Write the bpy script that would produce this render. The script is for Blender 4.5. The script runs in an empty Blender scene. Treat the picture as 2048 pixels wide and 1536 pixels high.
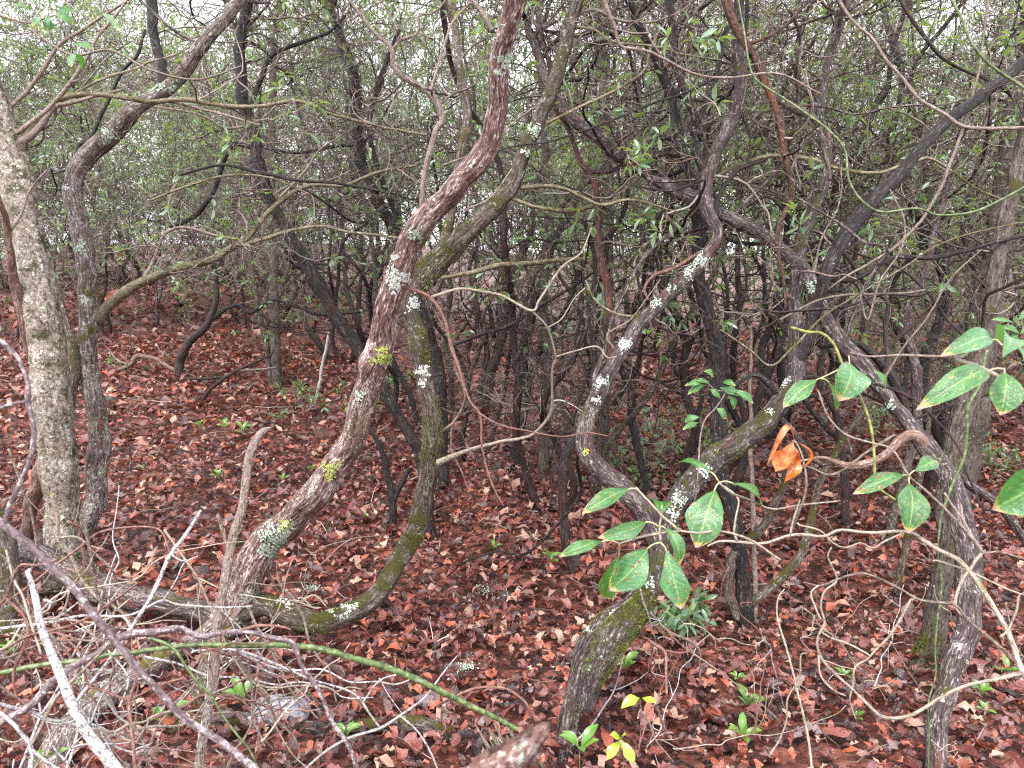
import bpy, math, random
import numpy as np
from mathutils import Vector

SEED = 11
random.seed(SEED)
rng = np.random.default_rng(SEED)
scene = bpy.context.scene
col = scene.collection

# ------------------------------------------------------------------ camera
PITCH = math.radians(10.0)
FPX = 1490.0                       # focal length in pixels of a 2048 px wide frame
CAM = np.array([0.0, 0.0, 1.62])
cam_data = bpy.data.cameras.new('camera')
cam_data.sensor_width = 36.0
cam_data.lens = 36.0 * FPX / 2048.0
cam_data.clip_start = 0.02
cam_data.clip_end = 600.0
cam_data.dof.use_dof = True
cam_data.dof.focus_distance = 3.8
cam_data.dof.aperture_fstop = 10.0
cam = bpy.data.objects.new('camera', cam_data)
cam.location = CAM
cam.rotation_euler = (math.radians(90) - PITCH, 0, 0)
col.objects.link(cam)
scene.camera = cam

# ------------------------------------------------------------------ light
SUN_EL, SUN_ROT = math.radians(58), math.radians(200)
world = bpy.data.worlds.new('World')
scene.world = world
world.use_nodes = True
wn = world.node_tree
wn.nodes.clear()
w_out = wn.nodes.new('ShaderNodeOutputWorld')
w_bg = wn.nodes.new('ShaderNodeBackground')
w_sky = wn.nodes.new('ShaderNodeTexSky')
w_sky.sky_type = 'NISHITA'
w_sky.sun_disc = False
w_sky.sun_elevation = SUN_EL
w_sky.sun_rotation = SUN_ROT
w_sky.dust_density = 4.0
w_sky.air_density = 1.0
w_mix = wn.nodes.new('ShaderNodeMix')
w_mix.data_type = 'RGBA'
w_mix.inputs[0].default_value = 0.78          # an even layer of cloud over the sky
w_mix.inputs[7].default_value = (9.6, 9.3, 9.9, 1)
wn.links.new(w_sky.outputs[0], w_mix.inputs[6])
wn.links.new(w_mix.outputs[2], w_bg.inputs[0])
w_bg.inputs[1].default_value = 0.13
wn.links.new(w_bg.outputs[0], w_out.inputs[0])

sun_data = bpy.data.lights.new('sun', 'SUN')
sun_data.energy = 1.5
sun_data.angle = math.radians(14)
sun_data.color = (1.0, 0.97, 0.93)
sun = bpy.data.objects.new('sun', sun_data)
sun.rotation_euler = (math.radians(90) - SUN_EL, 0, math.radians(180) - SUN_ROT)
sun.location = (0, -3, 12)
col.objects.link(sun)

scene.view_settings.view_transform = 'Standard'
scene.view_settings.look = 'None'
scene.view_settings.gamma = 1.0
scene.view_settings.use_curve_mapping = False
scene.view_settings.exposure = 1.82
scene.render.engine = 'CYCLES'
scene.cycles.max_bounces = 5
scene.cycles.diffuse_bounces = 3
scene.cycles.glossy_bounces = 2
scene.cycles.transmission_bounces = 3
scene.cycles.sample_clamp_indirect = 4.0
scene.cycles.use_denoising = False
scene.cycles.filter_width = 1.2

# ------------------------------------------------------------------ pixel rays to places in the world
FWD = np.array([0, math.cos(PITCH), -math.sin(PITCH)])
UP = np.array([0, math.sin(PITCH), math.cos(PITCH)])
RIGHT = np.array([1.0, 0, 0])


def P(px, py, d):
    return CAM + d * (FWD + (px - 1024) / FPX * RIGHT - (py - 768) / FPX * UP)


def project(v):
    q = np.asarray(v) - CAM
    d = q @ FWD
    return 1024 + FPX * (q @ RIGHT) / d, 768 - FPX * (q @ UP) / d, d


def ground_z(x, y):
    x = np.asarray(x, float)
    y = np.asarray(y, float)
    h = 0.035 * np.sin(1.3 * x + 0.7) * np.cos(0.9 * y) + 0.02 * np.sin(3.1 * x + 1.7 * y)
    h = h + 0.09 * np.maximum(0, y - 2.5) * (1 / (1 + np.exp(np.clip((x + 1.8) / 1.0, -30, 30)))) * np.exp(-np.maximum(0, y - 12) / 30)
    h = h + 0.012 * np.maximum(0, y - 4) + 0.01 * np.maximum(0, y - 12)
    h = np.where(y > 60, ground_cap(x), h) if np.any(y > 60) else h
    return h


def ground_cap(x):
    return 0.012 * 56 + 0.01 * 48 + 0 * x


def ground_hit(px, py):
    ray = P(px, py, 1.0) - CAM
    lo = None
    for d in np.arange(0.8, 60, 0.05):
        p = CAM + d * ray
        if p[2] < float(ground_z(p[0], p[1])):
            lo = d
            break
    return lo if lo else 30.0


# ------------------------------------------------------------------ node helpers
class NT:
    def __init__(self, name):
        self.mat = bpy.data.materials.new(name)
        self.mat.use_nodes = True
        self.t = self.mat.node_tree
        self.t.nodes.clear()
        self.out = self.t.nodes.new('ShaderNodeOutputMaterial')

    def n(self, kind, **kw):
        nd = self.t.nodes.new('ShaderNode' + kind)
        for k, v in kw.items():
            setattr(nd, k, v)
        return nd

    def put(self, sock, v):
        if isinstance(v, bpy.types.NodeSocket):
            self.t.links.new(v, sock)
        elif isinstance(v, (tuple, list)) and len(v) == 3 and sock.type == 'RGBA':
            sock.default_value = (*v, 1)
        else:
            sock.default_value = v

    def attr(self, name):
        return self.n('Attribute', attribute_name=name).outputs

    def mapping(self, vec, scale, loc=(0, 0, 0)):
        m = self.n('Mapping')
        self.put(m.inputs[0], vec)
        m.inputs[1].default_value = loc
        m.inputs[3].default_value = scale
        return m.outputs[0]

    def noise(self, vec, scale, detail=4, rough=0.55, dist=0.0):
        m = self.n('TexNoise')
        self.put(m.inputs['Vector'], vec)
        m.inputs['Scale'].default_value = scale
        m.inputs['Detail'].default_value = detail
        m.inputs['Roughness'].default_value = rough
        m.inputs['Distortion'].default_value = dist
        return m.outputs[0]

    def voronoi(self, vec, scale, feature='F1', out=0):
        m = self.n('TexVoronoi', feature=feature)
        self.put(m.inputs['Vector'], vec)
        m.inputs['Scale'].default_value = scale
        return m.outputs[out]

    def math(self, op, a, b=0.0, c=0.0, clamp=False):
        m = self.n('Math', operation=op, use_clamp=clamp)
        self.put(m.inputs[0], a)
        self.put(m.inputs[1], b)
        self.put(m.inputs[2], c)
        return m.outputs[0]

    def step(self, v, lo, hi):
        m = self.n('MapRange', interpolation_type='SMOOTHSTEP')
        self.put(m.inputs[0], v)
        m.inputs[1].default_value = lo
        m.inputs[2].default_value = hi
        return m.outputs[0]

    def ramp(self, v, stops, mode='LINEAR'):
        m = self.n('ValToRGB')
        cr = m.color_ramp
        cr.interpolation = mode
        while len(cr.elements) < len(stops):
            cr.elements.new(0.5)
        for e, (p, c) in zip(cr.elements, stops):
            e.position = p
            e.color = (*c, 1)
        self.put(m.inputs[0], v)
        return m.outputs[0]

    def mix(self, f, a, b, mode='MIX'):
        m = self.n('Mix', data_type='RGBA', blend_type=mode)
        self.put(m.inputs[0], f)
        self.put(m.inputs[6], a)
        self.put(m.inputs[7], b)
        return m.outputs[2]

    def bump(self, h, strength, dist=0.01):
        m = self.n('Bump')
        m.inputs['Strength'].default_value = strength
        m.inputs['Distance'].default_value = dist
        self.put(m.inputs['Height'], h)
        return m.outputs[0]

    def finish(self, colour, rough=0.6, normal=None, spec=0.4, translucent=None, tl=0.3, coat=0.0):
        b = self.n('BsdfPrincipled')
        self.put(b.inputs['Base Color'], colour)
        self.put(b.inputs['Roughness'], rough)
        self.put(b.inputs['Specular IOR Level'], spec)
        if coat:
            b.inputs['Coat Weight'].default_value = coat
            b.inputs['Coat Roughness'].default_value = 0.18
        if normal is not None:
            self.put(b.inputs['Normal'], normal)
        if translucent is not None:
            t = self.n('BsdfTranslucent')
            self.put(t.inputs[0], translucent)
            m = self.n('MixShader')
            m.inputs[0].default_value = tl
            self.t.links.new(b.outputs[0], m.inputs[1])
            self.t.links.new(t.outputs[0], m.inputs[2])
            self.t.links.new(m.outputs[0], self.out.inputs[0])
        else:
            self.t.links.new(b.outputs[0], self.out.inputs[0])
        return self.mat


def bark(name, dark, mid, light, moss=0.0, lichen=0.0, red=0.0, streak=0.5, scale=75, stretch=0.17,
         bump=1.0, rough=0.5, redcol=(0.20, 0.055, 0.04), mosscol=(0.13, 0.12, 0.02), rings=0.0, gain=1.0):
    m = NT(name)
    bk = m.attr('bark_coord')[1]
    st = m.mapping(bk, (1, 1, stretch))
    st2 = m.mapping(bk, (1, 1, stretch * 1.6), (3, 1, 2))
    n1 = m.noise(st, scale * 1.5, 5, 0.68, 0.5)
    n2 = m.noise(st2, scale * 3.2, 4, 0.65)
    big = m.noise(bk, 9, 3)
    v = m.math('ADD', m.math('MULTIPLY', n1, 0.6), m.math('MULTIPLY', n2, 0.4))
    c = m.ramp(v, [(0.43, dark), (0.49, mid), (0.54, mid), (0.60, light)])
    # whole patches where the outer bark is weathered paler
    pale = m.math('MULTIPLY', m.step(m.noise(m.mapping(bk, (1, 1, 0.45)), 16, 4, 0.65), 0.5, 0.64), streak)
    c = m.mix(m.math('MULTIPLY', pale, m.step(n2, 0.42, 0.6)), c, light)
    if red:
        rm = m.math('MULTIPLY', m.step(m.noise(m.mapping(bk, (1, 1, 0.4), (7, 3, 1)), 18, 4, 0.6), 0.62 - 0.16 * red, 0.68 - 0.14 * red), m.math('MULTIPLY', m.step(n1, 0.42, 0.55), 0.8))
        c = m.mix(rm, c, m.mix(n2, tuple(0.55 * q for q in redcol), redcol))
    geo = m.n('NewGeometry')
    sep = m.n('SeparateXYZ')
    m.put(sep.inputs[0], geo.outputs['Normal'])
    h = v
    if rings:
        rg = m.step(m.noise(m.mapping(bk, (0.15, 0.15, 1)), 55, 3, 0.6), 0.6, 0.66)
        c = m.mix(m.math('MULTIPLY', rg, rings), c, dark)
    if moss:
        mn = m.noise(bk, 22, 5, 0.7)
        mm = m.math('ADD', m.math('MULTIPLY', big, 0.6), m.math('MULTIPLY', mn, 0.45))
        mm = m.math('ADD', mm, m.math('MULTIPLY', sep.outputs[2], 0.08))
        mk = m.step(mm, 0.68 - 0.3 * moss, 0.76 - 0.28 * moss)
        mc = m.mix(m.noise(bk, 120, 2), tuple(q * 0.35 for q in mosscol), mosscol)
        c = m.mix(mk, c, mc)
        h = m.math('ADD', h, m.math('MULTIPLY', mk, m.math('MULTIPLY', m.noise(bk, 260, 2), 0.6)))
    if lichen:
        ln = m.noise(bk, 75, 4, 0.65, 0.6)
        lb = m.noise(m.mapping(bk, (1, 1, 0.7), (1, 9, 4)), 14, 2)
        lk = m.math('MULTIPLY', m.step(ln, 0.60 - 0.06 * lichen, 0.64 - 0.06 * lichen), m.step(lb, 0.62 - 0.2 * lichen, 0.66 - 0.16 * lichen))
        lc = m.mix(m.noise(bk, 30, 2), (0.36, 0.42, 0.33), (0.55, 0.57, 0.5))
        c = m.mix(lk, c, lc)
        h = m.math('ADD', h, m.math('MULTIPLY', lk, 0.35))
    oi = m.n('ObjectInfo')
    c = m.mix(1.0, c, m.ramp(oi.outputs['Random'], [(0, (0.52 * gain, 0.52 * gain, 0.52 * gain)), (1, (0.75 * gain, 0.75 * gain, 0.75 * gain))]), 'MULTIPLY')
    return m.finish(c, rough, m.bump(h, bump, 0.016), 0.3)


MAT = {}
MAT['laurel'] = bark('laurel_bark', (0.016, 0.010, 0.010), (0.07, 0.047, 0.045), (0.38, 0.33, 0.31), moss=0.18, lichen=0.35, red=0.25, streak=0.8, gain=1.12)
MAT['laurel_pink'] = bark('laurel_bark_pinkish', (0.03, 0.016, 0.015), (0.13, 0.080, 0.068), (0.52, 0.44, 0.41), moss=0.12, lichen=0.35, red=0.3, streak=1.0, redcol=(0.20, 0.12, 0.10), gain=1.9)
MAT['mossy'] = bark('mossy_bark', (0.025, 0.017, 0.013), (0.11, 0.08, 0.06), (0.36, 0.33, 0.29), moss=0.46, lichen=0.6, red=0.0, streak=0.5)
MAT['halfmoss'] = bark('dark_bark_with_moss', (0.014, 0.010, 0.010), (0.065, 0.046, 0.044), (0.34, 0.31, 0.29), moss=0.34, lichen=0.45, red=0.15, streak=0.6, mosscol=(0.10, 0.095, 0.02))
MAT['grey'] = bark('grey_speckled_bark', (0.07, 0.052, 0.04), (0.23, 0.19, 0.15), (0.50, 0.46, 0.42), moss=0.42, lichen=0.75, streak=0.6, scale=42, stretch=0.7, bump=0.5, mosscol=(0.07, 0.065, 0.02), gain=1.1)
MAT['stripy'] = bark('stripy_grey_bark', (0.03, 0.02, 0.018), (0.14, 0.105, 0.095), (0.45, 0.41, 0.38), moss=0.3, lichen=0.7, red=0.15, streak=1.0, gain=1.6)
MAT['dark'] = bark('dark_bark', (0.008, 0.005, 0.005), (0.028, 0.018, 0.018), (0.20, 0.17, 0.16), moss=0.2, lichen=0.35, red=0.12, streak=0.3, gain=0.6)
MAT['darkred'] = bark('dark_red_bark', (0.010, 0.005, 0.005), (0.04, 0.022, 0.02), (0.17, 0.11, 0.095), moss=0.1, lichen=0.15, red=0.4, streak=0.3, gain=0.8, redcol=(0.14, 0.045, 0.035))
MAT['red'] = bark('peeling_red_bark', (0.022, 0.010, 0.010), (0.09, 0.04, 0.036), (0.32, 0.2, 0.17), red=0.7, lichen=0.15, streak=0.6, redcol=(0.33, 0.07, 0.055))
MAT['orange'] = bark('flaky_orange_bark', (0.03, 0.015, 0.012), (0.13, 0.06, 0.04), (0.35, 0.22, 0.16), red=0.6, streak=0.4, stretch=0.5, redcol=(0.30, 0.09, 0.035))
MAT['tan'] = bark('bare_tan_wood', (0.09, 0.05, 0.04), (0.27, 0.17, 0.13), (0.5, 0.42, 0.37), red=0.35, moss=0.1, streak=0.9, redcol=(0.24, 0.12, 0.09))
MAT['fissure'] = bark('fissured_grey_bark', (0.018, 0.013, 0.011), (0.11, 0.085, 0.068), (0.26, 0.22, 0.19), moss=0.3, lichen=0.2, streak=0.3, scale=60, stretch=0.22, bump=1.0)
MAT['pale'] = bark('pale_stick_bark', (0.12, 0.075, 0.06), (0.36, 0.27, 0.22), (0.66, 0.60, 0.55), lichen=0.45, streak=1.0, scale=110, stretch=0.35, red=0.15, redcol=(0.3, 0.15, 0.1), rings=0.5)
MAT['white'] = bark('white_stick_bark', (0.10, 0.085, 0.085), (0.50, 0.48, 0.47), (0.78, 0.77, 0.75), lichen=0.5, streak=1.0, scale=90, stretch=0.7, rings=0.75, bump=0.5)
MAT['purple'] = bark('purple_grey_twig_bark', (0.09, 0.06, 0.065), (0.20, 0.145, 0.15), (0.6, 0.57, 0.57), streak=1.0, scale=60, stretch=0.5, lichen=0.4, bump=0.4)
MAT['twig'] = bark('tan_twig_bark', (0.07, 0.05, 0.038), (0.24, 0.18, 0.145), (0.46, 0.40, 0.34), lichen=0.2, streak=0.9, scale=150, stretch=0.3, bump=0.5, moss=0.08)
MAT['twigmoss'] = bark('greenish_twig_bark', (0.05, 0.04, 0.022), (0.20, 0.165, 0.10), (0.42, 0.38, 0.28), lichen=0.35, moss=0.4, streak=0.8, scale=110, stretch=0.3, bump=0.5)
MAT['twigred'] = bark('reddish_twig_bark', (0.08, 0.035, 0.028), (0.24, 0.12, 0.095), (0.42, 0.27, 0.22), streak=0.6, scale=150, stretch=0.3, bump=0.4)
MAT['twigpale'] = bark('bleached_twig_bark', (0.18, 0.14, 0.10), (0.42, 0.36, 0.28), (0.62, 0.57, 0.48), streak=0.7, lichen=0.3, scale=150, stretch=0.3, bump=0.4, moss=0.1, mosscol=(0.25, 0.27, 0.06))


def make_twig_mass():
    m = NT('thicket_twigs')
    g = m.n('NewGeometry')
    oi = m.n('ObjectInfo')
    r = m.math('FRACT', m.math('ADD', g.outputs['Random Per Island'], oi.outputs['Random']))
    c = m.ramp(r, [(0, (0.025, 0.018, 0.017)), (0.35, (0.06, 0.044, 0.038)), (0.65, (0.13, 0.10, 0.085)), (0.88, (0.26, 0.22, 0.19)), (1.0, (0.09, 0.05, 0.04))])
    tc = m.n('TexCoord')
    c = m.mix(m.math('MULTIPLY', m.step(m.noise(tc.outputs['Object'], 35, 3), 0.5, 0.65), 0.6), c, (0.30, 0.28, 0.25))
    return m.finish(c, 0.6, None, 0.2)


MAT['twigmass'] = make_twig_mass()


def make_debris():
    m = NT('twig_debris')
    g = m.n('NewGeometry')
    c = m.ramp(g.outputs['Random Per Island'], [(0, (0.05, 0.03, 0.027)), (0.4, (0.16, 0.11, 0.09)), (0.75, (0.32, 0.26, 0.22)), (1.0, (0.5, 0.46, 0.42))])
    return m.finish(c, 0.6, None, 0.2)


MAT['debris'] = make_debris()


def make_foliage(name, stops, tl=0.35, tcol=(0.30, 0.45, 0.06)):
    m = NT(name)
    g = m.n('NewGeometry')
    oi = m.n('ObjectInfo')
    r = m.math('FRACT', m.math('ADD', g.outputs['Random Per Island'], m.math('MULTIPLY', oi.outputs['Random'], 0.37)))
    c = m.ramp(r, stops)
    c = m.mix(m.math('MULTIPLY', g.outputs['Backfacing'], 0.55), c, (0.24, 0.34, 0.20))
    return m.finish(c, 0.28, None, 0.7, tcol, tl)


MAT['foliage'] = make_foliage('laurel_foliage', [(0, (0.03, 0.07, 0.03)), (0.35, (0.07, 0.15, 0.065)), (0.6, (0.12, 0.22, 0.12)), (0.85, (0.20, 0.31, 0.25)), (1, (0.22, 0.30, 0.08))])
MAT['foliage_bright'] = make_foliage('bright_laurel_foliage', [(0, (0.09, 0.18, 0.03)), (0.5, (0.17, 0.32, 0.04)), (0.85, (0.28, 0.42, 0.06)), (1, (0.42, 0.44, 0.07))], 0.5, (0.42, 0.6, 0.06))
MAT['seedling'] = make_foliage('seedling_leaf', [(0, (0.04, 0.13, 0.02)), (0.6, (0.08, 0.2, 0.03)), (1, (0.14, 0.24, 0.04))], 0.25, (0.3, 0.55, 0.06))
MAT['yellowgreen'] = make_foliage('yellow_green_leaf', [(0, (0.2, 0.34, 0.02)), (1, (0.32, 0.42, 0.04))], 0.35, (0.4, 0.55, 0.04))


def make_litter():
    m = NT('wet_oak_leaf')
    g = m.n('NewGeometry')
    oi = m.n('ObjectInfo')
    tc = m.n('TexCoord')
    r = m.math('FRACT', m.math('ADD', g.outputs['Random Per Island'], m.math('MULTIPLY', oi.outputs['Random'], 7.3)))
    c = m.ramp(r, [(0, (0.012, 0.007, 0.007)), (0.14, (0.04, 0.018, 0.016)), (0.28, (0.085, 0.034, 0.030)), (0.42, (0.17, 0.046, 0.040)), (0.56, (0.13, 0.056, 0.052)),
                   (0.68, (0.27, 0.070, 0.045)), (0.76, (0.36, 0.100, 0.052)), (0.83, (0.11, 0.08, 0.088)), (0.90, (0.30, 0.18, 0.14)), (0.95, (0.46, 0.30, 0.22)), (1.0, (0.24, 0.14, 0.11))])
    n = m.noise(tc.outputs['Object'], 45, 4, 0.6)
    c = m.mix(0.55, c, m.mix(n, (0.30, 0.28, 0.28), (1.35, 1.3, 1.3)), 'MULTIPLY')
    c = m.mix(m.math('MULTIPLY', g.outputs['Backfacing'], 0.3), c, (0.3, 0.17, 0.13))
    return m.finish(c, 0.26, m.bump(m.noise(tc.outputs['Object'], 130, 4), 0.8, 0.006), 0.55, (0.35, 0.09, 0.035), 0.1)


MAT['litter'] = make_litter()


def make_soil():
    m = NT('forest_floor')
    tc = m.n('TexCoord')
    v = m.voronoi(tc.outputs['Object'], 26, 'F1', 1)
    sep = m.n('SeparateColor')
    m.put(sep.inputs[0], v)
    c = m.ramp(sep.outputs[0], [(0, (0.015, 0.007, 0.006)), (0.4, (0.05, 0.017, 0.013)), (0.75, (0.12, 0.034, 0.024)), (1, (0.2, 0.07, 0.05))])
    d = m.voronoi(tc.outputs['Object'], 14, 'F1', 0)
    return m.finish(c, 0.55, m.bump(m.math('ADD', d, m.noise(tc.outputs['Object'], 40, 4)), 0.7, 0.03), 0.4)


MAT['soil'] = make_soil()


def make_near_leaf():
    m = NT('waxy_laurel_leaf')
    lf = m.attr('leaf_coord')[1]
    sep = m.n('SeparateXYZ')
    m.put(sep.inputs[0], lf)
    u, v = sep.outputs[0], sep.outputs[1]            # u along 0..1, v across -1..1
    oi = m.n('ObjectInfo')
    av = m.math('ABSOLUTE', v)
    off = m.math('MULTIPLY', oi.outputs['Random'], 37.0)
    comb = m.n('CombineXYZ')
    m.put(comb.inputs[0], m.math('ADD', m.math('MULTIPLY', u, 2.0), off))
    m.put(comb.inputs[1], v)
    m.put(comb.inputs[2], off)
    cv = comb.outputs[0]
    base = m.ramp(m.noise(cv, 2.2, 4), [(0.35, (0.012, 0.06, 0.008)), (0.5, (0.024, 0.115, 0.014)), (0.65, (0.05, 0.17, 0.025))])
    base = m.mix(m.step(m.math('FRACT', m.math('MULTIPLY', off, 3.7)), 0.45, 1.0), base, m.mix(0.5, base, (0.06, 0.18, 0.08)))
    # side veins
    sv = m.math('SINE', m.math('MULTIPLY', m.math('SUBTRACT', m.math('MULTIPLY', u, 1.0), m.math('MULTIPLY', av, 0.16)), 62.0))
    base = m.mix(m.math('MULTIPLY', m.step(sv, 0.86, 1.0), 0.16), base, (0.16, 0.30, 0.10))
    base = m.mix(m.step(m.noise(cv, 26, 2), 0.58, 0.66), base, (0.02, 0.075, 0.02))
    # thin whitish film in places
    film = m.math('MULTIPLY', m.step(m.noise(cv, 3.0, 5, 0.7), 0.56, 0.72), 0.3)
    base = m.mix(film, base, (0.5, 0.58, 0.50))
    mid = m.math('SUBTRACT', 1.0, m.step(av, 0.025, 0.07))
    base = m.mix(m.math('MULTIPLY', mid, 0.6), base, (0.24, 0.36, 0.10))
    # brown spots and scorched tip / margin
    sp = m.noise(cv, 3.4, 2)
    halo = m.step(sp, 0.625, 0.65)
    base = m.mix(halo, base, (0.30, 0.30, 0.03))
    base = m.mix(m.step(sp, 0.65, 0.665), base, (0.12, 0.03, 0.025))
    edge = m.math('ADD', m.math('MULTIPLY', m.math('POWER', u, 6.0), 0.55), m.math('MULTIPLY', m.math('POWER', av, 10.0), 0.14))
    edge = m.math('ADD', edge, m.math('MULTIPLY', m.noise(cv, 5, 3), 0.6))
    base = m.mix(m.step(edge, 0.60, 0.66), base, (0.42, 0.30, 0.05))
    base = m.mix(m.step(edge, 0.68, 0.73), base, m.mix(m.noise(cv, 9, 2), (0.22, 0.09, 0.06), (0.55, 0.40, 0.36)))
    g = m.n('NewGeometry')
    base = m.mix(m.math('MULTIPLY', g.outputs['Backfacing'], 0.5), base, (0.24, 0.36, 0.22))
    h = m.math('ADD', m.math('MULTIPLY', sv, 0.1), m.noise(cv, 12, 3))
    return m.finish(base, m.ramp(m.noise(cv, 7, 3), [(0.4, (0.16, 0.16, 0.16)), (0.6, (0.36, 0.36, 0.36))]), m.bump(h, 0.4, 0.004), 0.65, (0.14, 0.42, 0.03), 0.2)


MAT['leaf'] = make_near_leaf()


def simple(name, stops, scale=60, rough=0.5, spec=0.4, bump=0.3, tl=None):
    m = NT(name)
    tc = m.n('TexCoord')
    c = m.ramp(m.noise(tc.outputs['Object'], scale, 4), stops)
    return m.finish(c, rough, m.bump(m.noise(tc.outputs['Object'], scale * 2, 3), bump, 0.004), spec, *( (tl, 0.3) if tl else (None, 0)))


MAT['orangeleaf'] = simple('dead_orange_leaf', [(0.34, (0.06, 0.012, 0.01)), (0.42, (0.30, 0.05, 0.012)), (0.54, (0.55, 0.15, 0.018)), (0.68, (0.42, 0.24, 0.16))], 40, 0.3, 0.6, 0.5, (0.45, 0.11, 0.02))
MAT['briar'] = simple('green_briar_stem', [(0.36, (0.035, 0.045, 0.022)), (0.46, (0.055, 0.09, 0.03)), (0.56, (0.09, 0.13, 0.04)), (0.68, (0.19, 0.19, 0.12))], 70, 0.4)
MAT['yellowstem'] = simple('yellow_green_stem', [(0.38, (0.10, 0.11, 0.03)), (0.6, (0.26, 0.28, 0.08))], 60, 0.45)
MAT['petiole'] = simple('leaf_stalk', [(0.3, (0.28, 0.26, 0.12)), (0.7, (0.46, 0.42, 0.24))], 60, 0.45)
MAT['lichen'] = simple('lichen_grey_green', [(0.3, (0.16, 0.22, 0.16)), (0.5, (0.34, 0.42, 0.34)), (0.75, (0.50, 0.56, 0.47))], 90, 0.8, 0.2)
MAT['lichenwhite'] = simple('lichen_white', [(0.35, (0.30, 0.33, 0.29)), (0.65, (0.60, 0.62, 0.58))], 90, 0.8, 0.2)
MAT['lichenyellow'] = simple('lichen_yellow', [(0.3, (0.20, 0.25, 0.05)), (0.7, (0.44, 0.46, 0.13))], 90, 0.8, 0.2)
MAT['moss'] = simple('moss', [(0.3, (0.035, 0.05, 0.008)), (0.5, (0.11, 0.13, 0.02)), (0.75, (0.24, 0.25, 0.04))], 60, 0.9, 0.1)
MAT['rock'] = simple('grey_rock', [(0.3, (0.07, 0.07, 0.09)), (0.5, (0.17, 0.17, 0.20)), (0.7, (0.36, 0.36, 0.39))], 40, 0.45, 0.5)
MAT['stub'] = bark('flaking_stub_bark', (0.05, 0.022, 0.018), (0.17, 0.085, 0.065), (0.55, 0.48, 0.43), streak=0.8, scale=45, stretch=0.5, red=0.3, lichen=0.4, bump=1.0)
MAT['splinter'] = bark('splintered_wood', (0.10, 0.055, 0.045), (0.32, 0.24, 0.20), (0.62, 0.54, 0.48), streak=0.6, scale=120, stretch=0.08)


# ------------------------------------------------------------------ object helpers
def meta(o, label=None, cat=None, group=None, kind=None):
    if label:
        o['label'] = label
    if cat:
        o['category'] = cat
    if group:
        o['group'] = group
    if kind:
        o['kind'] = kind
    return o


def empty(name, loc, label, cat, group=None):
    o = bpy.data.objects.new(name, None)
    o.empty_display_size = 0.05
    o.location = [float(q) for q in loc]
    col.objects.link(o)
    return meta(o, label, cat, group)


def mesh(name, V, quads=None, tris=None, mat=None, smooth=True, attrs=None):
    me = bpy.data.meshes.new(name)
    V = np.asarray(V, np.float32).reshape(-1, 3)
    loops, starts, n = [], [], 0
    if quads is not None and len(quads):
        q = np.asarray(quads, np.int32).reshape(-1, 4)
        loops.append(q.ravel())
        starts.append(np.arange(len(q)) * 4)
        n += len(q) * 4
    if tris is not None and len(tris):
        t = np.asarray(tris, np.int32).reshape(-1, 3)
        loops.append(t.ravel())
        starts.append(n + np.arange(len(t)) * 3)
        n += len(t) * 3
    loops = np.concatenate(loops)
    starts = np.concatenate(starts)
    me.vertices.add(len(V))
    me.vertices.foreach_set('co', V.ravel())
    me.loops.add(len(loops))
    me.loops.foreach_set('vertex_index', loops.astype(np.int32))
    me.polygons.add(len(starts))
    me.polygons.foreach_set('loop_start', starts.astype(np.int32))
    me.update(calc_edges=True)
    if smooth:
        me.polygons.foreach_set('use_smooth', np.ones(len(starts), bool))
    for k, a in (attrs or {}).items():
        at = me.attributes.new(k, 'FLOAT_VECTOR', 'POINT')
        at.data.foreach_set('vector', np.asarray(a, np.float32).ravel())
    if mat:
        me.materials.append(MAT[mat])
    return me


def link(name, me, parent=None, loc=None, kind=None):
    o = bpy.data.objects.new(name, me)
    if loc is not None:
        o.location = [float(q) for q in loc]
    col.objects.link(o)
    if parent is not None:
        o.parent = parent
    if kind:
        o['kind'] = kind
    return o


def unit(v):
    return v / np.maximum(np.linalg.norm(v, axis=-1, keepdims=True), 1e-9)


def smooth_path(Pts, R, step):
    """Catmull-Rom through the points, resampled to an even step."""
    Pts = np.asarray(Pts, float)
    R = np.asarray(R, float)
    X = np.concatenate([Pts, R[:, None]], 1)
    A = np.vstack([2 * X[0] - X[1], X, 2 * X[-1] - X[-2]])
    out = []
    for i in range(1, len(A) - 2):
        t = np.linspace(0, 1, 14, endpoint=False)[:, None]
        p0, p1, p2, p3 = A[i - 1], A[i], A[i + 1], A[i + 2]
        out.append(0.5 * ((2 * p1) + (-p0 + p2) * t + (2 * p0 - 5 * p1 + 4 * p2 - p3) * t ** 2 + (-p0 + 3 * p1 - 3 * p2 + p3) * t ** 3))
    out.append(X[-1:])
    C = np.vstack(out)
    s = np.concatenate([[0], np.cumsum(np.linalg.norm(np.diff(C[:, :3], axis=0), axis=1))])
    n = max(4, int(s[-1] / step) + 1)
    q = np.linspace(0, s[-1], n)
    D = np.stack([np.interp(q, s, C[:, k]) for k in range(4)], 1)
    return D[:, :3], np.maximum(D[:, 3], 0.0006), q


def smooth_noise(n, per, amp, dims=1):
    k = max(2, int(n / per) + 2)
    pts = rng.normal(0, amp, (k, dims))
    x = np.linspace(0, k - 1, n)
    i = np.clip(x.astype(int), 0, k - 2)
    f = (x - i)[:, None]
    f = f * f * (3 - 2 * f)
    return pts[i] * (1 - f) + pts[i + 1] * f


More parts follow.
